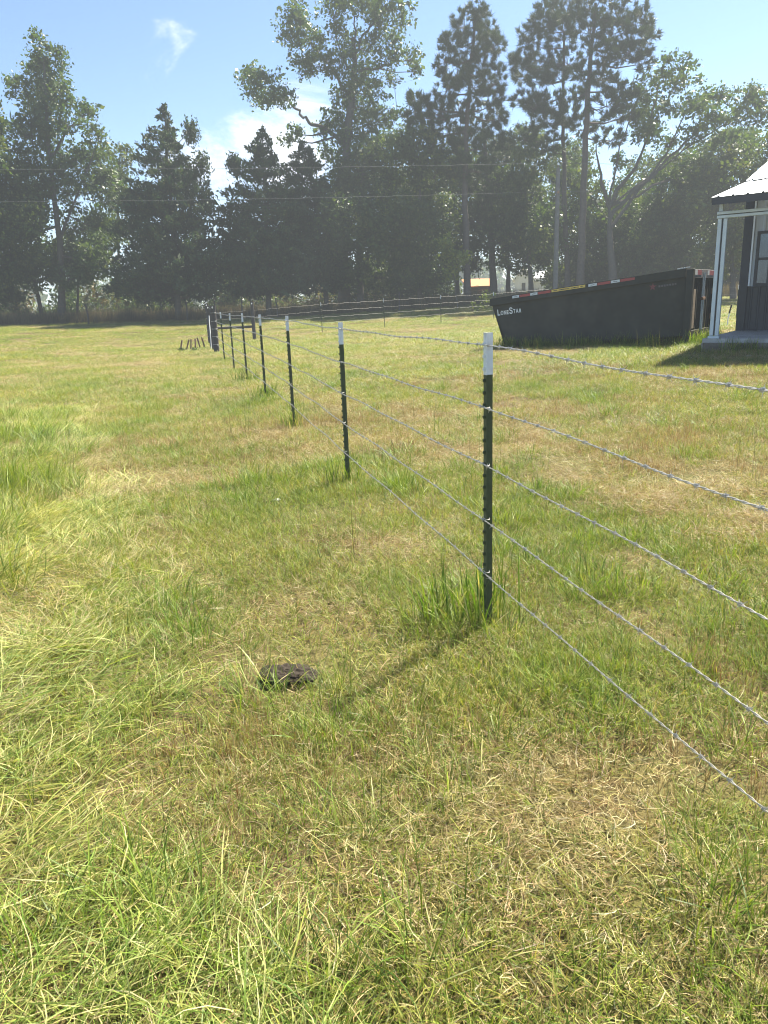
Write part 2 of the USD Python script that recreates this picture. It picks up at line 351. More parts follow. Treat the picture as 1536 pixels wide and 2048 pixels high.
# plan of the foreground: how far left the long, lodged grass begins; where it is dry; where nothing grows (slab, dumpster)
def left_edge(y): return -0.335 * y - 0.12 - .16 * smooth(2.5, 6, y) + 0.10 * np.sin(y * 2.1) + .15 * np.sin(y * .9 + 1)
HU, HW, HO = np.array([.817, -.577]), np.array([.577, .817]), np.array([6.173, 14.5])   # the house's two directions and its porch corner
DO = np.array([6.508, 16.5])
def off_house(p):
    q = (p - HO); a, b = q @ HU, q @ HW
    d = (p - DO); c, e = d @ HU, d @ HW
    return ~((a > -.12) & (a < 10) & (b > -.12) & (b < 11)) & ~((c > -4.0) & (c < -.2) & (e > .15) & (e < 2.0))
def dryness(p):
    d = fb(p, .45, 3) - .025 - .05 * smooth(8, 16, p[:, 1]) + .35 * (fb(p, 1.7, 9) - .5)
    x, y = p[:, 0], p[:, 1]
    d = d + .16 * np.exp(-(((x - 1.6) / 1.6) ** 2 + ((y - 8.2) / 2.6) ** 2)) + .10 * np.exp(-(((x + .9) / .7) ** 2 + ((y - 3.6) / 1.6) ** 2)) + .1 * np.exp(-(((x - .7) / .8) ** 2 + ((y - 2.0) / .5) ** 2))
    d = d - .10 * np.exp(-(((x - .5) / 1.0) ** 2 + ((y - 3.4) / .9) ** 2)) - .07 * smooth(25, 45, y)
    return d

def spread(bands, prob):
    P, S = [], []
    for y0, y1, dens, sxy, sz in bands:
        p = field(y0, y1, dens)
        p = p[off_house(p)]
        p = p[~((np.abs(p[:, 0] + .437) < .36 * sxy) & (np.abs(p[:, 1] - 2.93) < .30)) | (rngG.uniform(0, 1, len(p)) < .04)] if y0 < 3 else p
        p = p[rngG.uniform(0, 1, len(p)) < prob(p)]
        s = rngG.uniform(.8, 1.25, len(p))
        P.append(p); S.append(np.stack([s * sxy, s * sxy, s * sz], -1))
    P, S = np.vstack(P), np.vstack(S)
    return P, S
def is_left(p): return smooth(-.25, .35, left_edge(p[:, 1]) - p[:, 0] + .5 * (fb(p, .8, 21) - .5)) * (1 - smooth(11, 15, p[:, 1]))

BANDS = [(.5, 6, 18, 1, 1), (6, 13, 13, 1.1, 1.05), (13, 25, 5, 1.7, 1.2), (25, 58, 1.8, 2.7, 1.5)]
r1 = np.random.default_rng(1)
P, S = spread(BANDS, lambda p: np.clip((1.25 - smooth(.42, .70, dryness(p))) * (1 - .75 * is_left(p)), .12, 1))
scatter('mown_grass', 'short mown green grass over the whole pasture', [proto_mown(r1) for _ in range(6)], blade_mat, P, r1.uniform(0, 6.28, len(P)), S)
P, S = spread(BANDS, lambda p: np.clip(.33 + smooth(.38, .64, dryness(p)) * .8, 0, 1) * (1 - .35 * is_left(p)))
scatter('dry_clippings', 'pale dry grass clippings lying between the green blades', [proto_straw(r1) for _ in range(6)], straw_mat, P, r1.uniform(0, 6.28, len(P)), S)
P, S = spread([(.5, 6, 8, 1, 1), (6, 14, 5, 1.1, 1.1)], lambda p: (.16 + .5 * (1 - smooth(2.4, 4.2, p[:, 1])) * smooth(.40, .56, fb(p, 1.3, 61)) + smooth(.42, .62, dryness(p)) * .9) * (1 - is_left(p)))
scatter('dry_stubble', 'upright straw stubble in the browner patches', [proto_stub(r1) for _ in range(3)], straw_mat, P, r1.uniform(0, 6.28, len(P)), S)
P, S = spread([(.7, 6, 14, 1, 1), (6, 15, 6.5, 1.1, .85)], lambda p: is_left(p))
yaw = .35 + 4.0 * (fb(P, .9, 31) - .5) * 2 + r1.normal(0, .95, len(P)) + .4 * np.sin(P[:, 1] * 1.3)
scatter('long_grass', 'long flattened pale green grass along the left side', [proto_lodged(r1) for _ in range(4)], blade_mat, P, yaw, S)
P, S = spread([(1.0, 6, 14, 1, 1), (6, 13, 8, 1.1, 1)], lambda p: np.exp(-((p[:, 0] - left_edge(p[:, 1]) + .22 + .03 * p[:, 1] - .25 * np.sin(p[:, 1] * 1.7)) / (.16 + .05 * p[:, 1])) ** 2) * (.35 + .65 * smooth(.45, .6, fb(p, .9, 51))))
yaw2 = .9 + 2.6 * (fb(P, .8, 33) - .5) * 2 + r1.normal(0, .4, len(P))
scatter('bleached_grass', 'bleached straw-coloured lodged grass along the edge of the long grass', [proto_lodged(r1, 170, STRAWS[:2] + STRAWS[4:6] + PALES[1:4]) for _ in range(3)], straw_mat, P, yaw2, S * [.8, .8, .7])
P, S = spread([(3.0, 8, 9, 1, .95), (8, 14, 5, 1.2, .8)], lambda p: smooth(.15, .9, left_edge(p[:, 1]) - p[:, 0] + .6 * (fb(p, .7, 71) - .5)) * smooth(3.0, 4.6, p[:, 1]) * (1 - smooth(9, 14, p[:, 1])) * (.25 + .75 * smooth(.40, .58, fb(p, .6, 72))))
scatter('tall_grass', 'tall standing green grass at the left edge', [proto_tall(r1) for _ in range(3)], blade_mat, P, r1.normal(0, .6, len(P)), S)
P, S = spread([(.8, 7, 16, 1, 1), (7, 18, 5.0, 1.2, 1.0)], lambda p: smooth(.42, .56, fb(p, 1.1, 41) + .12 * np.exp(-(((p[:, 0] - 1.6) / 1.2) ** 2 + ((p[:, 1] - 4.2) / 1.2) ** 2))) * (1 - .9 * is_left(p)))
scatter('green_tufts', 'lush green grass tufts sprouting in clumps', [proto_tuft(r1) for _ in range(5)], blade_mat, P, r1.uniform(0, 6.28, len(P)), S * r1.uniform(.55, 1.0, (len(P), 1)) * (.78 + .22 * smooth(2.0, 3.6, P[:, 1]))[:, None])
P, S = spread([(3, 20, .5, 1, 1)], lambda p: .25 + .6 * is_left(p) + .4 * smooth(.5, 3, p[:, 0]))
scatter('seed_stalks', 'thin dark seed stalks standing above the grass', [proto_stalk(r1) for _ in range(3)], blade_mat, P, r1.uniform(0, 6.28, len(P)), S)
hay = np.array([(1.9, 5.4), (1.7, 5.5), (2.05, 5.25), (1.55, 5.35), (2.15, 5.5), (2.43, 4.85), (2.6, 4.75), (2.3, 4.95), (2.75, 4.9), (2.5, 4.6), (1.0, 6.9), (1.3, 7.4), (.7, 7.9), (1.6, 8.2), (2.2, 7.6), (.2, 8.8), (2.6, 9.4)])
hay = np.vstack([hay, hay + r1.normal(0, .2, hay.shape), hay[5:] + r1.normal(0, .35, hay[5:].shape)])
scatter('hay_heaps', 'small heaps of raked tan hay right of the fence', [proto_hay(r1) for _ in range(3)], straw_mat, hay, r1.uniform(0, 6.28, len(hay)), r1.uniform(.7, 1.25, (len(hay), 1)) * np.ones((1, 3)))
fr = np.array([(-.58, 2.80), (-.42, 2.76), (-.22, 2.82), (-.60, 2.92), (-.62, 1.62), (-.5, 1.55), (-.78, 1.75), (-.30, 1.50), (-.15, 1.45), (-.9, 1.5), (-1.0, 1.62), (.05, 1.5), (.78, 1.55), (.9, 1.62), (-.1, 1.95), (.2, 2.15), (-.25, 2.05), (.1, 2.3), (1.75, 3.1), (1.9, 3.3), (-1.3, 3.9), (.35, 3.3), (.55, 3.25)])
scatter('foreground_tufts', 'long-bladed green tufts in the foreground grass', [proto_tuft(r1, 60, LUSH + PALES[2:4],   .12, .28, .06) for _ in range(4)], blade_mat, fr, r1.uniform(0, 6.28, len(fr)), r1.uniform(.7, 1.1, (len(fr), 1)) * np.ones((1, 3)))

def proto_fringe(rng, n=60):
    root = clump_pts(rng, n, .22, 9, .03)
    return ribbons(root, rng.uniform(0, 6.28, n), rng.uniform(.12, .36, n), np.abs(rng.normal(.12, .2, n)), rng.uniform(.1, .9, n), rng.uniform(.004, .008, n), pick(rng, GREENS[:4] + LUSH + STRAWS[:1], n), segs=5, roll=rng.normal(0, .4, n))
e_ = [DO + HU * a + HW * b for a, b in zip(r1.uniform(-4.3, .15, 46), r1.normal(-.12, .13, 46))] + [HO + HU * a + HW * b for a, b in zip(r1.uniform(-.4, 3.0, 14), r1.normal(-.22, .1, 14))] + [DO + HU * a + HW * b for a, b in zip(r1.normal(.25, .12, 16), r1.uniform(0, 2.0, 16))]
e_ += [np.array(p_) + r1.normal(0, .09, 2) for p_ in [(.50, 3.60), (-.32, 6.7), (-1.137, 9.82), (-1.96, 13.1), (-2.83, 16.43)] for _ in range(3)]
e_ = np.array(e_)
scatter('fringe_grass', 'unmown grass fringe along the dumpster, the slab and the post feet', [proto_fringe(r1) for _ in range(4)], blade_mat, e_, r1.uniform(0, 6.28, len(e_)), r1.uniform(.6, 1.15, (len(e_), 1)) * np.ones((1, 3)))

# ------------------------------------------------------------------ trees
leaf_mat = foliage('leaf_look', 0.32, 0.45, 0.4, (1.3, 1.4, 0.5))
needle_mat = foliage('needle_look', 0.16, 0.55, 0.3, (1.2, 1.25, 0.6))
bark = plain('bark_look', (.085, .072, .056), .9, var=.4, scale=9, bump=.03)
pine_bark = plain('pine_bark_look', (.085, .066, .052), .9, var=.45, scale=7, bump=.03)
TONES = {'dark': [(.04, .075, .018), (.055, .095, .022), (.07, .11, .028), (.045, .07, .025), (.09, .12, .03), (.14, .16, .045)],
         'pale': [(.065, .105, .033), (.085, .125, .042), (.07, .11, .04), (.11, .14, .05), (.05, .085, .028)],
         'yellow': [(.08, .115, .03), (.115, .14, .038), (.11, .11, .036), (.06, .095, .026)],
         'lime': [(.17, .22, .035), (.22, .25, .045), (.13, .18, .035)], 'rust': [(.15, .12, .045), (.11, .12, .045), (.17, .11, .055), (.09, .12, .035)],
         'cedar': [(.03, .062, .026), (.042, .078, .03), (.055, .088, .032), (.06, .07, .03), (.07, .10, .04)], 'pine': [(.042, .072, .026), (.052, .085, .027), (.065, .095, .032), (.05, .065, .03)]}

def unit(v): return v / np.maximum(np.linalg.norm(v, axis=-1, keepdims=True), 1e-9)
def leaves(rng, c, size, cols, aspect=.6, droop=0.0, along=None):
    """Diamond leaves at c (n,3)."""
    n = len(c)
    a = unit(rng.normal(size=(n, 3)) + (0 if along is None else along)); a[:, 2] -= droop; a = unit(a)
    b = unit(np.cross(a, rng.normal(size=(n, 3))))
    s = size * np.exp(rng.normal(0, .32, (n, 1)))
    v = np.stack([c - a * s / 2, c + b * s * aspect / 2, c + a * s / 2, c - b * s * aspect / 2], 1)
    f = np.array([[0, 1, 2], [0, 2, 3]])[None] + (np.arange(n) * 4)[:, None, None]
    return v.reshape(-1, 3), f.reshape(-1, 3), np.repeat(pick(rng, cols, n, .22), 4, 0)
def path3(rng, pts, wob, dy=None):
    p = np.array([(x, 0, z) for x, z in pts], float)
    if dy is not None: p[:, 1] = dy * np.linspace(0, 1, len(p)) ** 1.3
    t = np.linspace(0, len(p) - 1, (len(p) - 1) * 4 + 1)
    q = np.stack([np.interp(t, np.arange(len(p)), p[:, k]) for k in range(3)], -1)
    if len(q) > 5:
        q[1:-1] = (q[:-2] + 2 * q[1:-1] + q[2:]) / 4
        q[1:-1] = (q[:-2] + 2 * q[1:-1] + q[2:]) / 4
    q[1:-1] += rng.normal(0, wob, q[1:-1].shape)
    return q

def broadleaf(i, kind, name, label, x, y, trunks, clumps, k):
    rng = np.random.default_rng(1000 + i)
    cat = 'shrub' if kind == 'bush' else 'tree'
    t = thing(name, label, cat, (x, y, gz(x, y) - .02))
    cols = TONES['pine' if kind == 'pine' else k.get('tone', 'dark')]
    wood, anchors = MB(), []
    main = None
    for j, (dia, pts) in enumerate(trunks):
        q = path3(rng, pts, .03 if j == 0 else .06, dy=None if j == 0 else rng.uniform(-1.6, 1.6) * min(1, abs(pts[-1][0] - pts[0][0]) / 3 + .4))
        if j == 0:
            q[0, 2] -= .3; main = q
        else:                                                        # start where it leaves the trunk
            d = np.linalg.norm(main - np.array([pts[0][0], 0, pts[0][1]]), axis=1); q += (main[d.argmin()] - q[0]) * np.linspace(1, 0, len(q))[:, None] ** 2
        r = np.linspace(dia / 2, dia / 2 * (.3 if j == 0 else .22), len(q))
        if j == 0: r[0] *= 1.35; r[1] *= 1.12
        wood.tube(q, r, 8 if j == 0 else 6)
        anchors.append(np.c_[q, r])
    A = np.vstack(anchors) if anchors else np.array([[0, 0, 0, .02]])
    V, F, C, n0 = [], [], [], 0
    for cx, cz, rx, rz in clumps:
        gw = 1.14 if k.get('tone') == 'dark' and kind == 'leaf' else 1.1 if kind == 'pine' else 1.0
        rx, rz = rx * gw, rz * gw
        near = A[np.argmin(np.abs(A[:, 0] - cx) + .6 * np.abs(A[:, 2] - cz))]
        depth = rng.uniform(-1, 1) * (1.3 * max(rx, rz) if kind != 'bush' else .4) + near[1] * .8
        c = np.array([cx, depth, cz]); rad = np.array([rx, (rx + rz) / 2 * 1.05, rz])
        cand = A[A[:, 2] < cz + .2] if (A[:, 2] < cz + .2).any() else A
        a = cand[np.argmin(np.linalg.norm(cand[:, :3] - c, axis=1) + .15 * (cz - cand[:, 2]))]
        hub = c - np.array([0, 0, rz * .3])
        if kind != 'bush':
            m = (a[:3] + hub) / 2 + np.array([0, 0, -.08 * np.linalg.norm(hub - a[:3])]) + rng.normal(0, .06, 3)
            br = min(a[3] * .6, .02 + .02 * np.linalg.norm(hub - a[:3]) + .015 * rx)
            wood.tube(np.array([a[:3], (a[:3] + m) / 2, m, (m + hub) / 2, hub]), np.linspace(max(br, .02), .014, 5), 5)
        ntw = int(np.clip(14 * rx * rz + 8, 8, 90))
        d = unit(rng.normal(size=(ntw, 3))); q = rng.uniform(.25, 1.0, (ntw, 1)) ** .55
        tips = c + d * rad * q
        if kind == 'pine':
            # tufts of long needles at the twig ends
            tips = np.vstack([tips, c + unit(rng.normal(size=(ntw, 3))) * rad * rng.uniform(.3, 1, (ntw, 1)) ** .5])
            for tp in tips[::3]: wood.tube(np.array([hub, (hub + tp) / 2 + [0, 0, -.05], tp]), [.02, .014, .008], 4, cap=False)
            nn = 40
            n = len(tips) * nn
            cc = np.repeat(tips, nn, 0); out = unit(unit(cc - c) * .6 + np.array([0, 0, .45]) + rng.normal(0, .55, (n, 3)))
            ln = rng.uniform(.22, .42, (n, 1)); sd = unit(np.cross(out, rng.normal(size=(n, 3)))) * rng.uniform(.018, .034, (n, 1))
            b0 = cc + rng.normal(0, .05, (n, 3))
            v = np.stack([b0 - sd, b0 + sd, b0 + out * ln], 1).reshape(-1, 3); f = np.arange(n * 3).reshape(-1, 3); cl = np.repeat(pick(rng, cols, n, .2), 3, 0)
        else:
            nl = int(np.clip((900 if kind != 'bush' else 700) * rx * rz * (1.2 if k.get('tone') == 'dark' else 1.0) * k.get('sparse', 1.0) + 60, 80, 7000))
            w = rng.integers(0, ntw, nl)
            sig = .16 + .10 * min(rx, rz) if kind != 'bush' else .10
            p = tips[w] + rng.normal(0, sig, (nl, 3)) * [1, 1, .75]
            keep = meshkit.noise(p * 2.2 + i * 7.3, 4) > .26
            p = p[keep]
            if kind != 'bush':
                for tp in tips[::2]: wood.tube(np.array([hub, (hub + tp) / 2 + rng.normal(0, .05, 3), tp]), [.016, .011, .006], 4, cap=False)
            tone = pick(rng, cols, ntw, .12)[w][keep]
            v, f, cl = leaves(rng, p, .19 if kind != 'bush' else .10, cols, .62, .25)
            cl = np.clip(cl * .5 + np.repeat(tone, 4, 0) * .5, .01, .9)
        V.append(v); F.append(f + n0); C.append(cl); n0 += len(v)
    if wood.v: wood.build('trunk', pine_bark if kind == 'pine' else bark, t, smooth=50)
    obj('foliage' if kind == 'bush' else 'crown', (np.vstack(V), np.vstack(F)), needle_mat if kind == 'pine' else leaf_mat, t, col=np.vstack(C))

def cedar(i, name, label, x, y, trunks, prof, k):
    rng = np.random.default_rng(2000 + i)
    t = thing(name, label, 'tree', (x, y, gz(x, y) - .02))
    wood = MB()
    q = path3(rng, trunks[0][1], .02); q[0, 2] -= .3
    wood.tube(q, np.linspace(trunks[0][0] / 2, .03, len(q)), 8)
    pz = np.array([p[0] for p in prof])[::-1]; pl = np.array([p[1] for p in prof])[::-1]; pr = np.array([p[2] for p in prof])[::-1]
    V, F, C, n0 = [], [], [], 0
    H = pz.max() - pz.min()
    nb = int(H * 36)
    zs = pz.min() + H * (1 - rng.uniform(0, 1, nb) ** .72)
    zs = np.concatenate([zs, np.linspace(pz.max() - .8, pz.max(), 9)])
    for z in zs:
        az = rng.uniform(0, 2 * np.pi)
        ax = np.array([np.interp(z, q[:, 2], q[:, 0]), np.interp(z, q[:, 2], q[:, 1]), 0])
        l, r = np.interp(z, pz, pl) - ax[0], np.interp(z, pz, pr) - ax[0]
        mean = (r - l) / 2
        c = math.cos(az)
        L = abs(r if c > 0 else l) * abs(c) + mean * (1 - abs(c))
        L = max(L, .12) * rng.uniform(.68, 1.12)
        d = np.array([c, math.sin(az), 0])
        rise = rng.uniform(.05, .4) * L * (.55 if z > pz.min() + .3 * H else .1)
        n = int(6 + L * 34)
        s = np.sqrt(rng.uniform(.06, 1, n))
        root = ax + np.array([0, 0, z - rise * .8])
        p = root + d * (L * s)[:, None] + np.array([0, 0, 1.0]) * (rise * s ** 1.4)[:, None]
        sig = (.09 + .14 * (1 - s))[:, None] * min(1, .35 + L * .3) * 1.25
        p = p + rng.normal(0, 1, (n, 3)) * sig * [1.2, 1.2, .9]
        wood.tube(np.array([root, root + d * L * .5 + [0, 0, rise * .35], root + d * L * .92 + [0, 0, rise * .9]]), [.012 + .008 * L, .01 + .004 * L, .006], 4, cap=False)
        v, f, cl = leaves(rng, p, .23, TONES['cedar'], .42, 0, along=d * .7 + np.array([0, 0, .8]))
        V.append(v); F.append(f + n0); C.append(cl); n0 += len(v)
    for ex, ez, rx, rz in k.get('extra', []):
        n = 700
        p = np.array([ex, rng.uniform(-.3, .3), ez]) + rng.normal(0, .5, (n, 3)) * [rx * (1 + .0), rx, rz * 1.2]
        wood.tube(np.array([[np.interp(ez, q[:, 2], q[:, 0]), 0, ez - rz], [ex * .6, 0, ez - rz * .7], [ex, 0, ez + rz * .4]]), [.035, .025, .008], 5)
        v, f, cl = leaves(rng, p, .2, TONES['cedar'], .42, 0, along=np.array([0, 0, 1.0]))
        V.append(v); F.append(f + n0); C.append(cl); n0 += len(v)
    wood.build('trunk', bark, t, smooth=50)
    obj('crown', (np.vstack(V), np.vstack(F)), needle_mat, t, col=np.vstack(C))

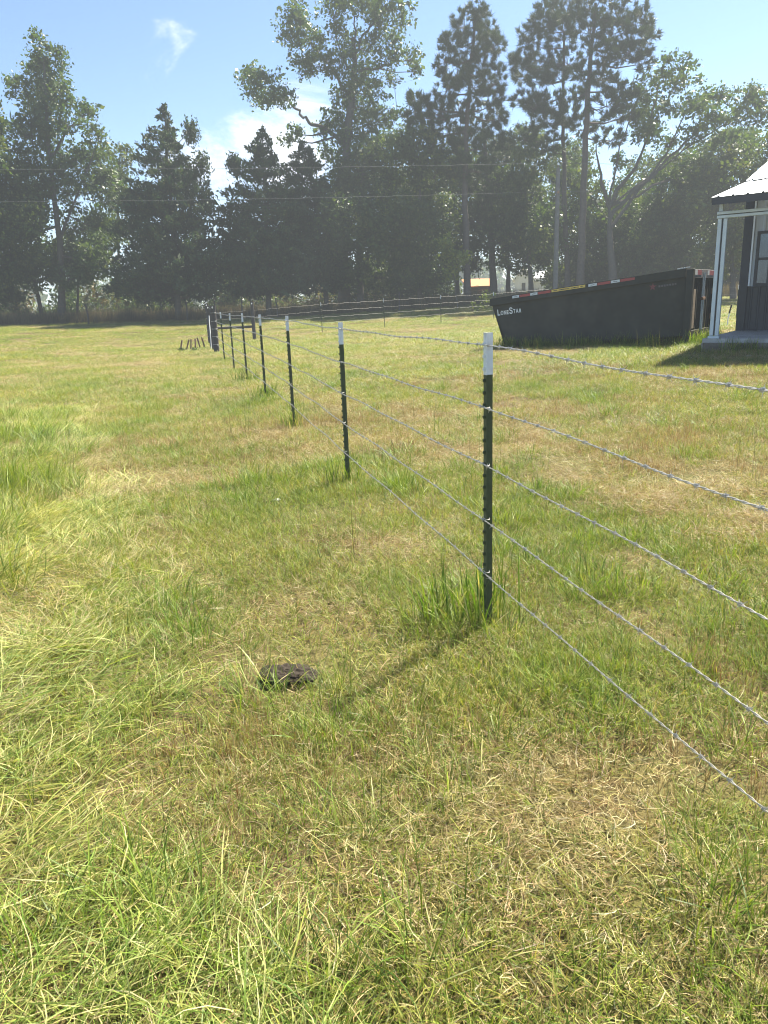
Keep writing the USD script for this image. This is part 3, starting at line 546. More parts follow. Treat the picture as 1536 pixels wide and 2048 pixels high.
TREES = [
('leaf', 'broadleaf_tree', 'dark broadleaf tree cut off by the left edge of the photo', -25.23, 50.0, [(0.45, [(0.0, 0.0), (0.62, 3.84), (1.55, 7.86), (2.82, 11.69)])], [(2.99, 11.81, np.float64(0.98), np.float64(1.22)), (1.79, 10.08, np.float64(2.14), np.float64(1.84)), (3.09, 9.76, np.float64(1.22), np.float64(1.84)), (0.69, 7.32, np.float64(2.45), np.float64(2.45)), (2.82, 7.25, np.float64(1.53), np.float64(2.14)), (-0.14, 4.46, np.float64(2.45), np.float64(2.45)), (2.33, 4.37, np.float64(1.68), np.float64(1.84)), (1.1, 2.64, np.float64(2.14), np.float64(1.22))], {'tone': 'dark'}),
('leaf', 'poplar_tree', 'tall pale-leaved poplar with ragged narrow top at far left, dark trunk', -20.89, 52.0, [(0.5, [(0.0, 0.0), (0.55, 3.3), (0.71, 6.94), (0.8, 11.02), (1.3, 15.71)]), (0.2, [(0.63, 5.14), (2.09, 8.08), (3.43, 10.93)]), (0.2, [(0.67, 7.54), (-0.43, 10.2), (-0.45, 13.86)]), (0.18, [(0.8, 10.44), (2.36, 12.1), (3.24, 12.91)])], [(1.28, 16.12, np.float64(0.51), np.float64(0.83)), (0.51, 15.68, np.float64(0.51), np.float64(0.7)), (2.04, 15.74, np.float64(0.57), np.float64(0.7)), (-0.1, 15.08, np.float64(0.89), np.float64(0.89)), (1.14, 14.63, np.float64(1.15), np.float64(1.02)), (-0.75, 14.28, np.float64(0.64), np.float64(0.7)), (1.73, 13.73, np.float64(0.89), np.float64(0.89)), (-0.04, 13.57, np.float64(1.28), np.float64(0.89)), (3.08, 12.86, np.float64(0.7), np.float64(0.64)), (2.34, 11.96, np.float64(1.02), np.float64(0.8)), (0.82, 12.2, np.float64(1.43), np.float64(1.21)), (3.54, 11.26, np.float64(0.77), np.float64(0.7)), (-0.51, 11.63, np.float64(1.28), np.float64(1.21)), (1.86, 10.41, np.float64(1.47), np.float64(1.15)), (3.27, 9.79, np.float64(1.15), np.float64(1.08)), (0.22, 9.89, np.float64(1.53), np.float64(1.21)), (-0.91, 8.18, np.float64(1.85), np.float64(1.43)), (1.5, 8.39, np.float64(1.66), np.float64(1.43)), (3.47, 8.47, np.float64(1.08), np.float64(1.21)), (3.46, 6.49, np.float64(1.08), np.float64(1.21)), (1.51, 6.31, np.float64(1.59), np.float64(1.34)), (-0.92, 6.1, np.float64(1.91), np.float64(1.34)), (0.26, 4.39, np.float64(1.85), np.float64(1.21)), (2.92, 4.45, np.float64(1.28), np.float64(1.08)), (1.35, 2.96, np.float64(1.15), np.float64(0.77))], {'tone': 'pale'}),
('leaf', 'leaning_tree', 'small dark tree with trunk leaning left, beside the tall poplar', -22.45, 53.0, [(0.3, [(0.0, 0.0), (-0.16, 2.36), (-0.22, 4.11), (-0.59, 6.29)]), (0.15, [(-0.16, 2.36), (1.03, 4.06)])], [(-0.74, 5.37, np.float64(1.63), np.float64(1.3)), (-0.01, 3.79, np.float64(1.63), np.float64(1.14)), (-1.7, 3.53, np.float64(1.3), np.float64(1.14)), (-0.7, 6.6, np.float64(1.3), np.float64(1.14)), (1.1, 3.43, np.float64(1.14), np.float64(0.98))], {'tone': 'dark'}),
('leaf', 'young_tree', 'slim young tree standing between the poplar and the big cedar', -20.88, 55.0, [(0.2, [(0.0, 0.0), (0.21, 2.18), (0.96, 4.77), (2.41, 6.65), (3.62, 9.42)])], [(0.87, 4.13, np.float64(1.35), np.float64(1.35)), (2.28, 5.69, np.float64(1.18), np.float64(1.18)), (2.14, 3.43, np.float64(1.35), np.float64(1.01))], {'tone': 'dark'}),
('leaf', 'willow_tree', 'light feathery tree top showing between the poplar and the big cedar', -19.79, 60.0, [(0.25, [(0.0, 0.0), (0.68, 4.33), (1.05, 7.81), (1.67, 11.51)])], [(1.27, 10.69, np.float64(0.96), np.float64(1.25)), (2.02, 11.43, np.float64(0.52), np.float64(0.74)), (0.75, 9.46, np.float64(0.96), np.float64(1.25)), (1.54, 8.76, np.float64(0.88), np.float64(1.1)), (1.11, 7.12, np.float64(1.03), np.float64(1.1))], {'tone': 'yellow'}),
('cedar', 'cedar_tree', 'broad conical cedar left of the cloud gap, tallest of the cedars', -12.88, 51.0, [(0.45, [(0.0, 0.0), (0.25, 4.36), (0.29, 8.76), (0.51, 12.61)])], [(12.72, 0.43, 0.58), (11.98, -0.08, 0.89), (11.35, -0.82, 1.19), (10.33, -1.55, 1.32), (10.19, -1.63, 1.55), (9.34, -2.04, 1.95), (8.49, -2.52, 2.48), (7.32, -2.85, 2.87), (5.86, -3.35, 3.23), (4.37, -3.8, 3.57), (3.17, -4.27, 3.94), (2.09, -4.09, 3.84), (1.32, -2.65, 2.49)], {'extra': [(1.98, 11.01, np.float64(0.44), np.float64(0.56)), (2.48, 9.25, np.float64(0.5), np.float64(0.56)), (2.5, 7.24, np.float64(0.56), np.float64(0.63))]}),
('cedar', 'cedar_tree', 'conical cedar with pointed top in front of the white cloud', -7.14, 52.0, [(0.4, [(0.0, 0.0), (0.19, 4.29), (0.28, 7.9), (0.46, 11.42)])], [(11.51, 0.4, 0.56), (10.8, -0.18, 0.88), (10.23, -0.73, 1.24), (8.97, -1.9, 1.75), (7.62, -2.72, 2.48), (6.12, -2.8, 3.02), (4.29, -3.16, 3.49), (2.75, -3.11, 3.53), (1.55, -2.11, 2.48)], {'extra': [(-1.43, 9.42, np.float64(0.38), np.float64(0.45))]}),
('cedar', 'cedar_tree', 'dark cedar at the left foot of the tall ivy-covered cottonwood', -3.39, 54.0, [(0.35, [(0.0, 0.0), (-0.1, 4.41), (-0.54, 8.17), (-1.06, 10.97)])], [(10.99, -1.12, -0.92), (10.01, -1.96, -0.07), (8.79, -2.57, 0.64), (6.95, -3.03, 1.54), (4.42, -2.95, 1.82), (2.49, -2.68, 1.73), (1.52, -2.0, 0.79)], {'extra': []}),
('leaf', 'cottonwood_tree', 'towering open-crowned cottonwood with ivy-wrapped trunk and long bare left limb', -2.31, 57.0, [(0.85, [(0.0, 0.0), (0.12, 3.97), (0.46, 7.94), (0.68, 11.14), (1.16, 13.92), (1.5, 16.33), (1.4, 17.66)]), (0.14, [(1.43, 16.92), (1.63, 18.39), (1.31, 20.14), (1.52, 20.99)]), (0.28, [(0.54, 11.14), (-1.1, 12.39), (-2.17, 12.8), (-2.66, 13.68), (-3.36, 14.25), (-5.01, 14.79), (-5.93, 15.97)]), (0.24, [(1.16, 14.07), (-0.05, 16.08), (-1.15, 17.3), (-2.07, 18.51), (-2.33, 19.68)]), (0.22, [(1.44, 15.73), (3.12, 15.79), (4.48, 16.38), (5.55, 16.19)]), (0.22, [(1.54, 16.47), (2.37, 17.93), (3.4, 18.86), (4.56, 18.88)]), (0.16, [(0.7, 11.45), (2.11, 11.56), (3.35, 12.77), (4.21, 13.05)]), (0.15, [(1.2, 14.83), (0.19, 17.56), (0.2, 19.02)])], [(-5.97, 16.27, np.float64(0.7), np.float64(0.7)), (-5.35, 15.59, np.float64(0.91), np.float64(0.91)), (-5.6, 14.6, np.float64(0.77), np.float64(0.7)), (-4.25, 15.01, np.float64(0.98), np.float64(0.91)), (-3.3, 14.22, np.float64(0.98), np.float64(0.63)), (-4.39, 14.16, np.float64(0.77), np.float64(0.56)), (-2.25, 19.85, np.float64(0.56), np.float64(0.84)), (-2.96, 19.06, np.float64(0.7), np.float64(0.7)), (-2.06, 18.66, np.float64(0.91), np.float64(0.91)), (-2.78, 17.8, np.float64(0.91), np.float64(0.7)), (-1.31, 17.46, np.float64(0.98), np.float64(0.91)), (-2.19, 16.69, np.float64(0.77), np.float64(0.63)), (-0.89, 16.1, np.float64(0.98), np.float64(0.84)), (-1.91, 15.84, np.float64(0.77), np.float64(0.63)), (0.26, 18.78, np.float64(1.05), np.float64(1.34)), (1.04, 19.92, np.float64(1.19), np.float64(0.88)), (2.05, 20.46, np.float64(1.41), np.float64(1.05)), (2.66, 19.23, np.float64(1.19), np.float64(1.05)), (1.19, 17.46, np.float64(1.19), np.float64(0.98)), (3.28, 18.28, np.float64(0.98), np.float64(0.98)), (4.31, 19.47, np.float64(0.98), np.float64(1.05)), (4.67, 18.29, np.float64(0.7), np.float64(0.63)), (3.92, 17.43, np.float64(0.77), np.float64(0.63)), (2.5, 16.89, np.float64(0.98), np.float64(0.84)), (0.45, 16.06, np.float64(0.98), np.float64(0.84)), (1.84, 15.66, np.float64(0.98), np.float64(0.84)), (3.46, 15.96, np.float64(0.77), np.float64(0.56)), (4.49, 16.47, np.float64(0.7), np.float64(0.46)), (5.33, 16.8, np.float64(0.56), np.float64(0.63)), (5.47, 15.75, np.float64(0.39), np.float64(0.63)), (4.05, 15.4, np.float64(0.7), np.float64(0.46)), (0.71, 14.54, np.float64(0.84), np.float64(0.98)), (1.48, 15.06, np.float64(0.98), np.float64(0.98)), (1.77, 14.05, np.float64(1.19), np.float64(1.19)), (2.8, 14.32, np.float64(0.77), np.float64(0.84)), (0.64, 13.17, np.float64(1.19), np.float64(1.19)), (2.17, 12.96, np.float64(0.98), np.float64(0.98)), (-0.39, 12.92, np.float64(0.63), np.float64(0.63)), (-0.77, 12.19, np.float64(0.77), np.float64(0.56)), (0.99, 11.91, np.float64(1.34), np.float64(1.19)), (-0.15, 11.1, np.float64(1.19), np.float64(0.84)), (3.36, 12.92, np.float64(0.84), np.float64(0.63)), (4.22, 13.14, np.float64(0.56), np.float64(0.46)), (4.01, 12.03, np.float64(0.98), np.float64(0.7)), (2.35, 11.55, np.float64(0.98), np.float64(0.7)), (-2.84, 12.01, np.float64(0.7), np.float64(0.42)), (-3.38, 11.65, np.float64(0.49), np.float64(0.35))], {'tone': 'pale', 'sparse': 0.75}),
('leaf', 'broadleaf_tree', 'dark spreading tree filling the shade right of the cottonwood trunk', -1.11, 55.0, [(0.5, [(0.0, 0.0), (0.03, 3.77), (0.33, 7.6), (0.69, 9.76)]), (0.2, [(0.2, 6.02), (2.31, 8.16)])], [(-0.33, 9.34, np.float64(1.53), np.float64(1.22)), (1.19, 9.75, np.float64(1.42), np.float64(1.36)), (2.7, 10.0, np.float64(1.53), np.float64(1.22)), (-0.24, 7.62, np.float64(1.86), np.float64(1.7)), (1.95, 7.55, np.float64(2.03), np.float64(1.86)), (-0.51, 5.41, np.float64(2.03), np.float64(1.7)), (1.86, 5.0, np.float64(2.03), np.float64(1.7)), (-0.97, 2.98, np.float64(1.86), np.float64(1.15)), (1.26, 2.74, np.float64(2.03), np.float64(1.15))], {'tone': 'dark'}),
('leaf', 'broadleaf_tree', 'dark bushy tree just left of the straight pine trunk', 3.05, 54.0, [(0.35, [(0.0, 0.0), (-0.06, 3.43), (0.08, 6.59), (0.2, 9.04)])], [(0.15, 9.94, np.float64(1.33), np.float64(1.33)), (1.11, 8.7, np.float64(1.33), np.float64(1.33)), (-0.22, 7.83, np.float64(1.66), np.float64(1.66)), (1.07, 6.24, np.float64(1.66), np.float64(1.66)), (-0.45, 5.36, np.float64(1.66), np.float64(1.83)), (0.86, 3.72, np.float64(1.6), np.float64(1.5)), (-0.69, 2.65, np.float64(1.5), np.float64(1.2)), (0.93, 2.11, np.float64(1.07), np.float64(0.87))], {'tone': 'dark'}),
('pine', 'pine_tree', 'pine with tall pointed top and straight single trunk, left of the twin pines', 6.28, 54.0, [(0.5, [(0.0, 0.0), (-0.1, 5.23), (-0.14, 9.82), (0.21, 14.19), (0.61, 17.81)])], [(0.64, 17.68, np.float64(0.67), np.float64(0.67)), (-0.09, 17.01, np.float64(0.8), np.float64(0.8)), (-0.88, 16.34, np.float64(0.63), np.float64(0.63)), (1.33, 16.74, np.float64(0.93), np.float64(0.93)), (1.64, 15.79, np.float64(0.8), np.float64(0.8)), (0.28, 15.72, np.float64(1.13), np.float64(0.93)), (-1.36, 15.32, np.float64(0.8), np.float64(0.8)), (-0.55, 14.62, np.float64(1.13), np.float64(0.93)), (1.17, 14.73, np.float64(1.13), np.float64(0.93)), (-1.23, 13.78, np.float64(0.93), np.float64(0.8)), (0.27, 13.45, np.float64(1.13), np.float64(0.93)), (1.68, 13.72, np.float64(0.8), np.float64(0.8)), (-3.16, 12.87, np.float64(0.6), np.float64(0.53)), (-3.35, 11.94, np.float64(0.67), np.float64(0.6)), (-2.5, 12.41, np.float64(0.8), np.float64(0.6)), (-1.73, 12.06, np.float64(0.8), np.float64(0.6)), (-0.44, 12.31, np.float64(1.13), np.float64(0.8)), (1.49, 12.54, np.float64(0.93), np.float64(0.8)), (-2.71, 11.34, np.float64(1.0), np.float64(0.6)), (-1.1, 11.16, np.float64(1.26), np.float64(0.73)), (0.85, 11.39, np.float64(1.26), np.float64(0.8)), (2.14, 11.82, np.float64(0.6), np.float64(0.6)), (0.19, 10.35, np.float64(1.6), np.float64(0.6)), (-1.44, 10.11, np.float64(1.26), np.float64(0.8)), (1.66, 10.21, np.float64(1.0), np.float64(0.67)), (-1.13, 8.96, np.float64(1.33), np.float64(0.8)), (0.51, 8.75, np.float64(1.2), np.float64(0.8))], {}),
('pine', 'pine_tree', 'thick-trunked pine half hidden behind the straight one, over the orange shed roof', 8.67, 58.0, [(0.55, [(0.0, 0.0), (-0.17, 5.41), (-0.6, 9.72), (-0.84, 12.28)])], [(0.38, 10.01, np.float64(1.21), np.float64(0.93)), (-1.02, 8.11, np.float64(1.43), np.float64(1.07)), (0.75, 8.05, np.float64(1.29), np.float64(1.07)), (-0.13, 6.42, np.float64(1.57), np.float64(1.07)), (1.12, 5.71, np.float64(1.29), np.float64(1.07)), (-1.38, 6.13, np.float64(1.21), np.float64(0.93)), (0.05, 4.39, np.float64(1.43), np.float64(1.0))], {}),
('pine', 'pine_tree', 'left of the twin tall pines, slimmer trunk near the utility pole', 13.39, 55.0, [(0.42, [(0.0, 0.0), (-0.31, 4.94), (-0.58, 9.64), (-0.7, 12.94), (-0.74, 16.69)])], [(-1.67, 17.84, np.float64(0.95), np.float64(0.95)), (-0.25, 18.46, np.float64(1.22), np.float64(0.95)), (-2.28, 16.88, np.float64(0.95), np.float64(0.81)), (-3.07, 16.25, np.float64(0.81), np.float64(0.61)), (-0.68, 16.69, np.float64(1.15), np.float64(0.95)), (-3.22, 15.46, np.float64(0.68), np.float64(0.54)), (-1.93, 15.3, np.float64(1.15), np.float64(0.75)), (-0.31, 15.19, np.float64(1.02), np.float64(0.75)), (-3.86, 14.91, np.float64(0.54), np.float64(0.47)), (-2.89, 14.59, np.float64(0.95), np.float64(0.54)), (-1.26, 14.24, np.float64(0.95), np.float64(0.61)), (-2.38, 13.7, np.float64(0.81), np.float64(0.47)), (-2.7, 13.06, np.float64(1.15), np.float64(0.68)), (-1.55, 12.61, np.float64(1.29), np.float64(0.75)), (-2.85, 12.18, np.float64(0.95), np.float64(0.61)), (-1.85, 11.43, np.float64(1.42), np.float64(0.75)), (-0.54, 11.6, np.float64(1.02), np.float64(0.68)), (-3.16, 10.78, np.float64(1.02), np.float64(0.61)), (-1.49, 9.97, np.float64(1.02), np.float64(0.61))], {}),
('pine', 'pine_tree', 'right of the twin tall pines, thick trunk with wide flat crown', 13.71, 53.0, [(0.55, [(0.0, 0.0), (-0.02, 4.75), (0.01, 9.26), (0.14, 12.72), (0.27, 16.05), (0.39, 17.66)])], [(0.48, 17.66, np.float64(1.31), np.float64(0.91)), (2.12, 17.34, np.float64(1.11), np.float64(0.91)), (3.38, 16.76, np.float64(0.72), np.float64(0.78)), (3.8, 15.88, np.float64(0.59), np.float64(0.59)), (0.07, 16.33, np.float64(1.11), np.float64(0.91)), (1.63, 16.0, np.float64(1.11), np.float64(0.91)), (2.91, 15.08, np.float64(0.91), np.float64(0.78)), (0.76, 14.66, np.float64(1.11), np.float64(0.72)), (2.01, 14.62, np.float64(1.11), np.float64(0.59)), (3.33, 14.3, np.float64(0.65), np.float64(0.52)), (-0.39, 13.58, np.float64(0.78), np.float64(0.59)), (1.11, 13.64, np.float64(0.91), np.float64(0.52)), (1.77, 12.95, np.float64(0.65), np.float64(0.42)), (-0.74, 12.69, np.float64(0.91), np.float64(0.46)), (0.87, 11.78, np.float64(1.24), np.float64(0.59)), (2.1, 11.23, np.float64(1.11), np.float64(0.52)), (0.21, 11.0, np.float64(1.18), np.float64(0.52)), (1.43, 9.95, np.float64(0.85), np.float64(0.46))], {}),
('leaf', 'walnut_tree', 'wide fan-shaped broadleaf tree with many bare limbs right of the pines', 15.71, 52.0, [(0.7, [(0.0, 0.0), (-0.34, 3.15), (-0.59, 5.89)]), (0.26, [(-0.59, 5.89), (-1.37, 7.84), (-1.75, 9.45)]), (0.3, [(-0.55, 5.59), (0.06, 7.0), (0.84, 7.97), (1.49, 9.91), (1.72, 12.44)]), (0.3, [(-0.49, 4.98), (0.79, 6.38), (2.54, 8.14), (4.61, 10.03), (7.0, 11.37)]), (0.24, [(-0.43, 4.38), (1.94, 7.52), (3.16, 9.28), (3.94, 11.53)]), (0.2, [(0.79, 6.38), (3.53, 7.53), (6.03, 8.03), (8.2, 8.53)]), (0.16, [(0.06, 7.0), (-0.2, 9.11), (0.53, 11.5)]), (0.15, [(4.61, 10.03), (6.43, 10.74), (8.67, 11.79)])], [(1.33, 12.67, np.float64(1.22), np.float64(0.71)), (2.52, 13.46, np.float64(1.15), np.float64(0.64)), (0.45, 11.87, np.float64(1.22), np.float64(0.71)), (3.73, 12.79, np.float64(1.09), np.float64(0.64)), (2.0, 11.82, np.float64(1.35), np.float64(0.71)), (5.14, 12.1, np.float64(1.03), np.float64(0.64)), (6.31, 12.23, np.float64(1.03), np.float64(0.58)), (7.56, 12.08, np.float64(0.9), np.float64(0.58)), (8.56, 11.93, np.float64(0.9), np.float64(0.58)), (3.59, 11.2, np.float64(1.35), np.float64(0.71)), (5.5, 10.74, np.float64(1.35), np.float64(0.64)), (7.36, 10.79, np.float64(1.22), np.float64(0.64)), (1.77, 10.47, np.float64(1.22), np.float64(0.64)), (9.08, 10.74, np.float64(0.96), np.float64(0.64)), (8.47, 9.68, np.float64(0.9), np.float64(0.58)), (6.54, 9.45, np.float64(1.15), np.float64(0.58)), (4.32, 9.76, np.float64(1.15), np.float64(0.58)), (8.2, 8.48, np.float64(0.58), np.float64(0.45)), (2.77, 9.44, np.float64(0.9), np.float64(0.51)), (0.86, 9.87, np.float64(0.9), np.float64(0.58)), (0.15, 8.52, np.float64(0.71), np.float64(0.51))], {'tone': 'pale', 'sparse': 0.85}),
('leaf', 'broadleaf_tree', 'sunlit yellowish tree standing right behind the porch roof', 22.3, 49.0, [(0.35, [(0.0, 0.0), (-0.49, 3.5), (-0.91, 6.91)]), (0.15, [(-0.68, 4.94), (0.63, 7.13)])], [(-1.51, 7.7, np.float64(1.27), np.float64(0.85)), (-0.3, 8.21, np.float64(1.03), np.float64(0.73)), (-1.96, 6.61, np.float64(1.15), np.float64(0.85)), (-0.78, 6.85, np.float64(1.15), np.float64(0.85)), (0.34, 7.09, np.float64(1.15), np.float64(1.15)), (0.92, 8.44, np.float64(0.85), np.float64(0.85)), (-2.48, 5.51, np.float64(1.15), np.float64(0.85)), (-0.96, 5.45, np.float64(1.15), np.float64(0.85)), (-0.56, 4.3, np.float64(1.15), np.float64(1.03)), (-0.13, 2.85, np.float64(1.15), np.float64(1.15)), (-1.41, 3.47, np.float64(1.15), np.float64(1.15)), (0.88, 5.11, np.float64(1.15), np.float64(1.67)), (1.4, 2.27, np.float64(1.21), np.float64(1.21)), (-1.02, 1.77, np.float64(1.21), np.float64(0.91)), (2.22, 6.24, np.float64(1.52), np.float64(1.82)), (3.1, 3.66, np.float64(1.82), np.float64(2.12))], {'tone': 'yellow'}),
('leaf', 'broadleaf_tree', 'dark leafy tree behind the utility pole, left of it', 11.0, 56.0, [(0.4, [(0.0, 0.0), (-0.21, 3.97), (-0.54, 7.85)])], [(-0.55, 8.64, np.float64(1.31), np.float64(1.24)), (-1.49, 7.25, np.float64(1.31), np.float64(1.52)), (0.03, 6.72, np.float64(1.38), np.float64(1.52)), (-1.2, 5.31, np.float64(1.45), np.float64(1.52)), (0.48, 4.6, np.float64(1.38), np.float64(1.52)), (-1.0, 3.33, np.float64(1.38), np.float64(1.17)), (0.76, 2.94, np.float64(1.03), np.float64(1.03))], {'tone': 'dark'}),
('leaf', 'broadleaf_tree', 'dense dark tree between the twin pine trunks and the fan-shaped tree', 16.05, 57.0, [(0.35, [(0.0, 0.0), (-0.27, 3.45), (-0.6, 5.46)])], [(-1.2, 7.45, np.float64(1.05), np.float64(1.27)), (-0.71, 5.47, np.float64(1.55), np.float64(1.55)), (0.01, 3.44, np.float64(1.69), np.float64(1.55)), (-1.41, 3.15, np.float64(1.41), np.float64(1.55)), (-0.27, 1.4, np.float64(1.76), np.float64(1.05)), (-2.43, 1.48, np.float64(1.27), np.float64(0.98))], {'tone': 'dark'}),
('leaf', 'cedar_shrub_tree', 'round dark tree behind the middle of the dumpster', 18.51, 54.0, [(0.35, [(0.0, 0.0), (-0.25, 3.13), (-0.54, 5.36)])], [(-0.41, 5.98, np.float64(1.73), np.float64(1.47)), (-1.5, 5.08, np.float64(1.33), np.float64(1.47)), (0.98, 4.99, np.float64(1.47), np.float64(1.47)), (-0.29, 3.77, np.float64(1.93), np.float64(1.47)), (-1.4, 2.53, np.float64(1.6), np.float64(1.33)), (0.98, 2.45, np.float64(1.6), np.float64(1.33)), (-0.14, 1.19, np.float64(2.0), np.float64(0.93))], {'tone': 'dark'}),
('leaf', 'broadleaf_tree', 'dark tree behind the right end of the dumpster and porch post', 21.2, 53.0, [(0.4, [(0.0, 0.0), (-0.4, 3.64), (-1.01, 7.63)])], [(-1.24, 8.24, np.float64(1.44), np.float64(0.98)), (-0.21, 7.3, np.float64(1.31), np.float64(1.18)), (-1.53, 6.75, np.float64(1.44), np.float64(1.44)), (-0.14, 5.48, np.float64(1.44), np.float64(1.44)), (-1.32, 4.6, np.float64(1.57), np.float64(1.57)), (0.27, 3.62, np.float64(1.31), np.float64(1.44)), (-0.91, 2.4, np.float64(1.7), np.float64(1.44)), (0.51, 1.24, np.float64(1.31), np.float64(0.98))], {'tone': 'dark'}),
('leaf', 'sapling', 'backlit yellow-green sapling in front of the straight pine', 5.15, 50.0, [(0.08, [(0.0, 0.0), (-0.14, 1.7), (-0.43, 3.79)])], [(-0.53, 3.5, np.float64(0.49), np.float64(0.55)), (-0.07, 2.84, np.float64(0.55), np.float64(0.55)), (-0.74, 4.1, np.float64(0.31), np.float64(0.37)), (0.34, 3.18, np.float64(0.37), np.float64(0.43)), (-0.29, 2.16, np.float64(0.43), np.float64(0.43))], {'tone': 'lime'}),
('leaf', 'broadleaf_tree', 'dark tree in the second row, seen between the first two cedars low down', -11.16, 62.0, [(0.3, [(0.0, 0.0), (0.35, 4.04), (0.51, 5.86)])], [(-0.29, 3.32, np.float64(1.14), np.float64(1.14)), (1.12, 4.01, np.float64(1.37), np.float64(1.29)), (0.17, 2.0, np.float64(1.52), np.float64(0.91)), (2.17, 2.49, np.float64(1.37), np.float64(0.99))], {'tone': 'dark'}),
('leaf', 'broadleaf_tree', 'dark second-row tree behind the bushy tree and the far fence', 1.85, 62.0, [(0.4, [(0.0, 0.0), (0.15, 5.14), (0.07, 8.72)])], [(-0.12, 8.73, np.float64(1.83), np.float64(1.53)), (1.36, 7.26, np.float64(1.76), np.float64(1.68)), (-0.98, 5.9, np.float64(1.83), np.float64(1.68)), (0.9, 4.38, np.float64(1.91), np.float64(1.53)), (-0.7, 2.59, np.float64(2.06), np.float64(1.3)), (1.82, 2.13, np.float64(1.37), np.float64(1.07))], {'tone': 'dark'}),
('leaf', 'broadleaf_tree', 'dark second-row tree filling in behind the straight pine', 6.49, 63.0, [(0.4, [(0.0, 0.0), (-0.07, 5.0), (-0.3, 8.65)])], [(-0.48, 9.9, np.float64(1.55), np.float64(1.55)), (1.24, 8.95, np.float64(1.55), np.float64(1.55)), (-0.13, 7.2, np.float64(1.78), np.float64(1.71)), (1.62, 6.04, np.float64(1.55), np.float64(1.71)), (-0.93, 5.03, np.float64(1.71), np.float64(1.55)), (1.02, 3.47, np.float64(1.4), np.float64(1.16))], {'tone': 'dark'}),
('leaf', 'broadleaf_tree', 'dark second-row tree between the straight pine and the utility pole', 10.78, 64.0, [(0.4, [(0.0, 0.0), (-0.12, 4.77), (-0.39, 9.2)])], [(-0.79, 10.65, np.float64(1.58), np.float64(1.34)), (0.76, 11.31, np.float64(1.42), np.float64(1.18)), (-0.38, 8.47, np.float64(1.81), np.float64(1.73)), (1.21, 6.95, np.float64(1.73), np.float64(1.73)), (-0.76, 6.28, np.float64(1.73), np.float64(1.73)), (0.44, 4.75, np.float64(1.81), np.float64(1.18)), (2.8, 6.16, np.float64(1.42), np.float64(1.73)), (2.25, 3.93, np.float64(1.34), np.float64(1.02))], {'tone': 'dark'}),
('leaf', 'broadleaf_tree', 'dark second-row tree right behind the twin pine trunks', 15.82, 63.0, [(0.4, [(0.0, 0.0), (-0.22, 4.47), (-0.57, 8.13)])], [(-1.38, 9.58, np.float64(1.4), np.float64(1.4)), (-0.26, 10.6, np.float64(1.32), np.float64(1.16)), (-0.54, 7.41, np.float64(1.79), np.float64(1.71)), (-1.66, 5.63, np.float64(1.55), np.float64(1.71)), (0.3, 5.19, np.float64(1.55), np.float64(1.71)), (-0.81, 3.0, np.float64(1.94), np.float64(1.4)), (0.04, 1.27, np.float64(1.94), np.float64(1.01))], {'tone': 'dark'}),
('leaf', 'broadleaf_tree', 'dark second-row tree right of the fork of the fan-shaped tree', 19.67, 62.0, [(0.4, [(0.0, 0.0), (-0.26, 3.59), (-0.55, 6.5)])], [(-0.59, 7.22, np.float64(1.38), np.float64(1.3)), (-1.27, 5.45, np.float64(1.53), np.float64(1.53)), (0.31, 4.67, np.float64(1.68), np.float64(1.68)), (-0.77, 2.87, np.float64(1.76), np.float64(1.53)), (0.33, 1.16, np.float64(1.91), np.float64(0.99))], {'tone': 'dark'}),
('leaf', 'broadleaf_tree', 'dark second-row tree behind the right half of the dumpster', 23.43, 63.0, [(0.4, [(0.0, 0.0), (-0.36, 4.32), (-0.87, 8.7)])], [(-1.31, 9.61, np.float64(1.55), np.float64(1.32)), (-0.1, 8.68, np.float64(1.71), np.float64(1.55)), (-1.56, 7.29, np.float64(1.71), np.float64(1.71)), (0.33, 5.77, np.float64(1.79), np.float64(1.71)), (-1.07, 4.35, np.float64(1.79), np.float64(1.71)), (0.15, 2.06, np.float64(2.1), np.float64(1.4))], {'tone': 'dark'}),
('leaf', 'broadleaf_tree', 'dim second-row tree behind the porch, right of the porch post', 27.95, 62.0, [(0.4, [(0.0, 0.0), (-0.43, 4.11), (-0.96, 8.43)])], [(-1.74, 10.54, np.float64(1.68), np.float64(1.3)), (0.11, 10.82, np.float64(1.68), np.float64(1.3)), (-2.21, 7.06, np.float64(1.53), np.float64(1.68)), (-0.24, 6.28, np.float64(1.76), np.float64(1.91)), (-0.95, 3.4, np.float64(1.91), np.float64(1.76)), (1.19, 3.32, np.float64(1.68), np.float64(1.91)), (0.22, 1.13, np.float64(2.14), np.float64(1.07)), (2.0, 6.91, np.float64(1.68), np.float64(2.3))], {'tone': 'dark'}),
('bush', 'shrub', 'yellow-green shrub below the orange shed roof, left of the dumpster tip', 6.2, 46.0, [], [(-0.29, 0.52, np.float64(0.45), np.float64(0.45)), (0.29, 0.78, np.float64(0.51), np.float64(0.45)), (0.58, 0.35, np.float64(0.51), np.float64(0.4))], {'tone': 'lime'}),
('bush', 'shrub', 'reddish-tinged shrub right of the orange shed roof', 7.74, 47.0, [], [(-0.36, 0.82, np.float64(0.52), np.float64(0.35)), (0.17, 0.6, np.float64(0.52), np.float64(0.41)), (-0.06, 0.23, np.float64(0.52), np.float64(0.29))], {'tone': 'rust'}),
('bush', 'shrub', 'yellow-flecked shrub showing above the dumpster rail below the white house', 8.98, 46.0, [], [(-0.59, 0.3, np.float64(0.51), np.float64(0.28)), (0.05, 0.45, np.float64(0.51), np.float64(0.28)), (0.72, 0.53, np.float64(0.45), np.float64(0.23))], {'tone': 'lime'}),
